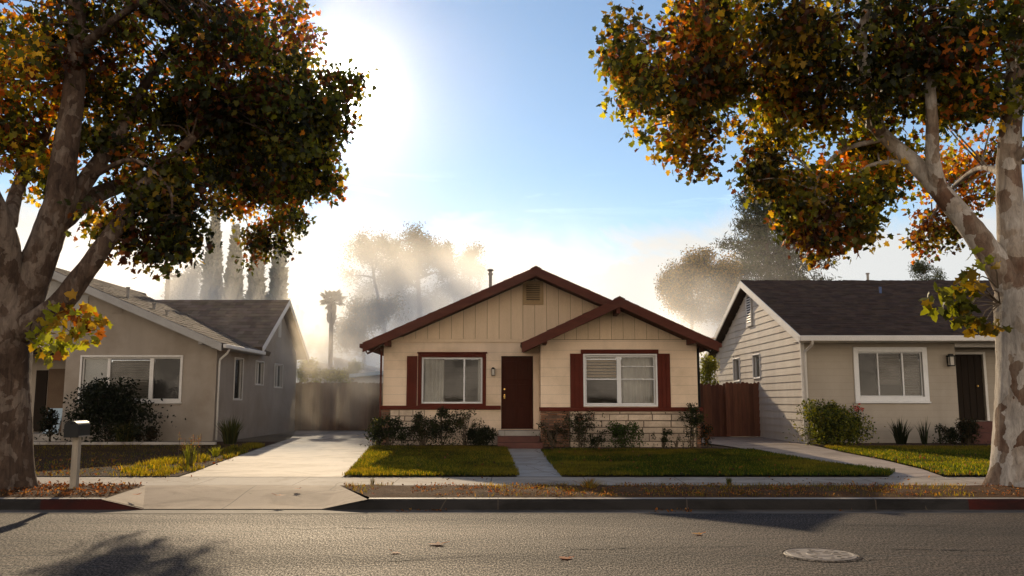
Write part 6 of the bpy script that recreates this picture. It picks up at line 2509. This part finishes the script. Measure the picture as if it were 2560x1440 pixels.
# weedy verge along the drive
vb_ = scatter(lambda y: (drive_l(y) - np.interp(y, [14.8, 17, 24], [1.3, 1.4, 0.5]), drive_l(y) + 0.0), 14.8, 24.0, 12000, 0.012)
vb_ = vb_[hash_noise(vb_, 1.6, 31) * 0.6 + hash_noise(vb_, 4.0, 37) * 0.4 > 0.50]
grass(vb_, 0.02, 0.12, 0.012, [GA, GB, GC, GC * 0.6], [1.5, 1.2, 2.5, 2], "weedy grass verge along the driveway's left edge", 6)
yb2 = scatter(lambda y: (-16, drive_l(y) - 0.8), 14.85, 24.0, 9000, 0.012)
grass(yb2, 0.015, 0.05, 0.01, [GA * 0.6, GC * 0.5, GC * 0.35], [1, 1.5, 1.5], "sparse dying grass in the shaded yard on the left", 7)
# dry grass and leaf litter on the parkway strips
def litter_pts(x0, x1, y0, y1, n):
    x = RNG.uniform(x0, x1, n)
    y = RNG.uniform(y0, y1, n)
    return np.column_stack([x, y, np.array([gz(v) for v in y]) + 0.035])


LB = [np.array([0.14, 0.055, 0.018]), np.array([0.25, 0.090, 0.020]), np.array([0.060, 0.027, 0.011]), np.array([0.27, 0.155, 0.055])]
def litter(name, pts, sz, w, label, shape="oval"):
    o = leaves(name, pts, RNG.uniform(0.5, 1.2, len(pts)) * sz, pick(len(pts), LB, w), M["litter"], None, shape, 0.0, "stuff", aim=np.array([0, 0, 0.0]))
    o["label"] = label
    return o


p = litter_pts(-11.5, ap_l_top, 12.2, 13.58, 4200)
f = (p[:, 1] - 12.0) / 1.6
p = p[p[:, 0] < ak_l0 + (ap_l_top - ak_l0) * f - 0.03]
p = p[hash_noise(p, 2.0, 19) > 0.30]
litter("leaf_litter", p, 0.05, [2, 1.5, 3.5, 1], "dry leaf litter under the left plane tree")
p = litter_pts(ap_r_top - 0.2, 11, 12.2, 13.58, 9500)
p = p[hash_noise(p, 1.7, 17) * 0.6 + hash_noise(p, 5.0, 27) * 0.4 > 0.46]
f = (p[:, 1] - 12.0) / 1.6
p = p[p[:, 0] > ak_r1 + (ap_r_top - ak_r1) * f + 0.03]
litter("leaf_litter", p, 0.035, [2, 2, 2.5, 1.6], "dry litter along the parkway strip right of the apron")
p = litter_pts(ap_r_top, 11, 12.2, 13.58, 8000)
p = p[hash_noise(p, 1.1, 23) > 0.45]
f = (p[:, 1] - 12.0) / 1.6
p = p[p[:, 0] > ak_r1 + (ap_r_top - ak_r1) * f + 0.03]
p[:, 2] -= 0.025
grass(p, 0.02, 0.07, 0.008, [GC * 0.6, GC * 0.4, SO * 0.7, np.array([0.10, 0.052, 0.018])], [2, 2, 1.5, 2], "dry grass on the parkway strip", 8)
gp_ = litter_pts(-9.5, 9.5, 11.72, 11.97, 1500)
gp_[:, 2] = 0.012
gp_ = gp_[hash_noise(gp_, 0.9, 77) * 0.7 + hash_noise(gp_, 3.3, 78) * 0.3 > 0.60]
litter("leaf_litter", gp_, 0.05, [2, 2, 3, 0.6], "drifts of small dead leaf bits in the gutter")
wp_ = litter_pts(-9.5, 9.5, 13.6, 14.8, 700)
wp_[:, 2] -= 0.025
wp_ = wp_[hash_noise(wp_, 1.1, 87) * 0.7 + RNG.uniform(0, 0.3, len(wp_)) > 0.62]
litter("leaf_litter", wp_, 0.045, [2, 1.5, 3, 0.6], "leaf bits blown over the pavement")
lp_ = litter_pts(-4.5, 6.0, 14.9, 21.5, 260)
lp_[:, 2] += 0.015
lp_ = lp_[np.array([(x < gp_l(v) or x > gp_r(v)) and x < sp_l(v) for x, v in lp_[:, :2]])]
lp_ = lp_[(lp_[:, 0] > np.array([drive_r(v) for v in lp_[:, 1]]))]
litter("leaf_litter", lp_, 0.06, [2, 3, 3, 1], "dead leaves lying on the lawns in front of the bungalow", "maple")
yp = litter_pts(-12, -5.9, 14.9, 19, 900)
litter("leaf_litter", yp - np.array([0, 0, 0.015]), 0.06, [2, 1.5, 3, 0.5], "scattered dead leaves on the shaded yard at left")
sp_ = litter_pts(6.5, 11, 14.85, 19.5, 170)
sp_ = sp_[np.array([x > sp_r(v) - 0.05 for x, v in sp_[:, :2]])]
litter("leaf_litter", sp_, 0.07, [2, 3, 2, 1], "scattered dead leaves on the sunny lawn at right", "maple")

# single fallen leaves one can count
def fallen(px, py, size, col, label, on=None):
    g = GP(px, py) if on is None else on
    cen = np.array([[g.x, g.y, g.z + 0.012]])
    global RNG
    h = np.array(HALF["maple"])
    b = MB()
    a = rr.uniform(0, 6.28)
    cu = rr.uniform(0.08, 0.28)
    pts = []
    for s in (1, -1):
        q = []
        for (hx_, hy_) in h:
            X, Yv = hx_ * s * size, (hy_ - 0.45) * size
            z = cu * abs(hx_) * size + cu * 0.8 * (hy_ - 0.4) ** 2 * size
            q.append((g.x + X * math.cos(a) - Yv * math.sin(a), g.y + X * math.sin(a) + Yv * math.cos(a), g.z + 0.006 + z))
        b.poly(q if s > 0 else q[::-1], col)
    st_ = Vector((g.x + 0.45 * size * math.sin(a), g.y - 0.45 * size * math.cos(a), g.z + 0.02))
    b.tube([st_, st_ + Vector((0.5 * size * math.sin(a), -0.5 * size * math.cos(a), 0.02))], [0.003, 0.002], 4, col)
    o = b.build("fallen_leaf", M["litter"])
    tag(o, label, "leaf", "single fallen leaves")


for args in (
    (165, 1264, 0.10, (0.45, 0.16, 0.03), "orange fallen leaf in the gutter below the mailbox"),
    (238, 1266, 0.11, (0.42, 0.12, 0.03), "red-orange fallen leaf in the gutter left of the apron, right of the mailbox"),
    (338, 1266, 0.11, (0.34, 0.12, 0.04), "brown-orange fallen leaf at the left foot of the apron"),
    (700, 1268, 0.13, (0.30, 0.11, 0.04), "brown fallen leaf in the gutter before the middle of the apron"),
    (742, 1252, 0.11, (0.22, 0.08, 0.04), "dark brown fallen leaf lying on the apron slab"),
    (940, 1266, 0.07, (0.45, 0.12, 0.03), "small orange fallen leaf in the gutter at the apron's right end"),
    (1072, 1267, 0.06, (0.40, 0.16, 0.06), "tiny pale orange leaf in the gutter left of the vivid red leaf"),
    (1205, 1262, 0.15, (0.60, 0.10, 0.02), "vivid red-orange leaf propped against the kerb opposite the front door"),
    (1264, 1266, 0.10, (0.50, 0.17, 0.03), "orange leaf in the gutter just right of the vivid red leaf"),
    (1805, 1264, 0.10, (0.16, 0.07, 0.03), "dark dry leaf in the gutter below the small pavement weed"),
    (2450, 1258, 0.10, (0.42, 0.13, 0.03), "orange leaf in the gutter at the start of the right red kerb"),
    (2488, 1259, 0.09, (0.50, 0.18, 0.04), "yellow-orange leaf in the gutter under the right red kerb"),
    (2522, 1260, 0.10, (0.46, 0.11, 0.03), "red-orange leaf in the gutter nearest the right frame edge"),
    (1090, 1363, 0.15, (0.24, 0.09, 0.04), "large curled brown leaf on the open asphalt"),
    (990, 1384, 0.09, (0.26, 0.09, 0.04), "small brown leaf on the asphalt left of the large curled one"),
    (1412, 1397, 0.13, (0.40, 0.13, 0.04), "orange-brown leaf on the asphalt crack left of the manhole cover"),
    (1742, 1337, 0.11, (0.50, 0.26, 0.07), "pale orange leaf on the asphalt above the manhole cover"),
):
    fallen(*args)

# ------------------------------------------------------------------ mist
mist("morning_haze", -60, 60, -6, 110, -0.04, 26, 0.00015, 0.93, (1.0, 0.95, 0.88), label="thin sunlit morning haze filling the street")
mist("mist_bank", -45, 9, 36.6, 58, 0.05, 12.5, 0.17, 0.5, (1.0, 0.96, 0.90), (0.13, 0.10, 0.64), (8, 4, 9.5), 2.3, label="bright rolling mist bank behind the stucco house and the cream bungalow", base=0.042)
mist("mist_bank", 5, 18, 37.0, 56, 0.05, 11.0, 0.20, 0.5, (1.0, 0.95, 0.88), (0.16, 0.12, 0.64), (5, 4, 8.0), 5.3, label="mist bank drifting in front of the golden tree and the conifer's foot", base=0.030)
mist("mist_bank", 17, 50, 40.0, 60, 0.05, 7.0, 0.10, 0.45, (1.0, 0.93, 0.83), (0.13, 0.16, 0.66), (5, 7, 5), 9.3, label="low mist bank behind the dark shingle roof", base=0.008)
mist("drive_mist", -12.5, -3.0, 28.5, 35.3, 0.2, 6.5, 0.25, 0.6, (1.0, 0.87, 0.70), (0.40, 0.42, 0.72), (2.5, 2.0, 3.5), 7.1, label="drifting mist over the end of the driveway")

# ------------------------------------------------------------------ render settings
S.render.engine = "CYCLES"
cy = S.cycles
cy.use_denoising = True
try:
    cy.denoiser = "OPENIMAGEDENOISE"
except Exception:
    pass
cy.max_bounces = 8
cy.diffuse_bounces = 3
cy.glossy_bounces = 2
cy.transmission_bounces = 4
cy.transparent_max_bounces = 12
cy.volume_bounces = 3
cy.volume_step_rate = 1.6
cy.volume_max_steps = 96
cy.sample_clamp_indirect = 6.0
cy.use_adaptive_sampling = True
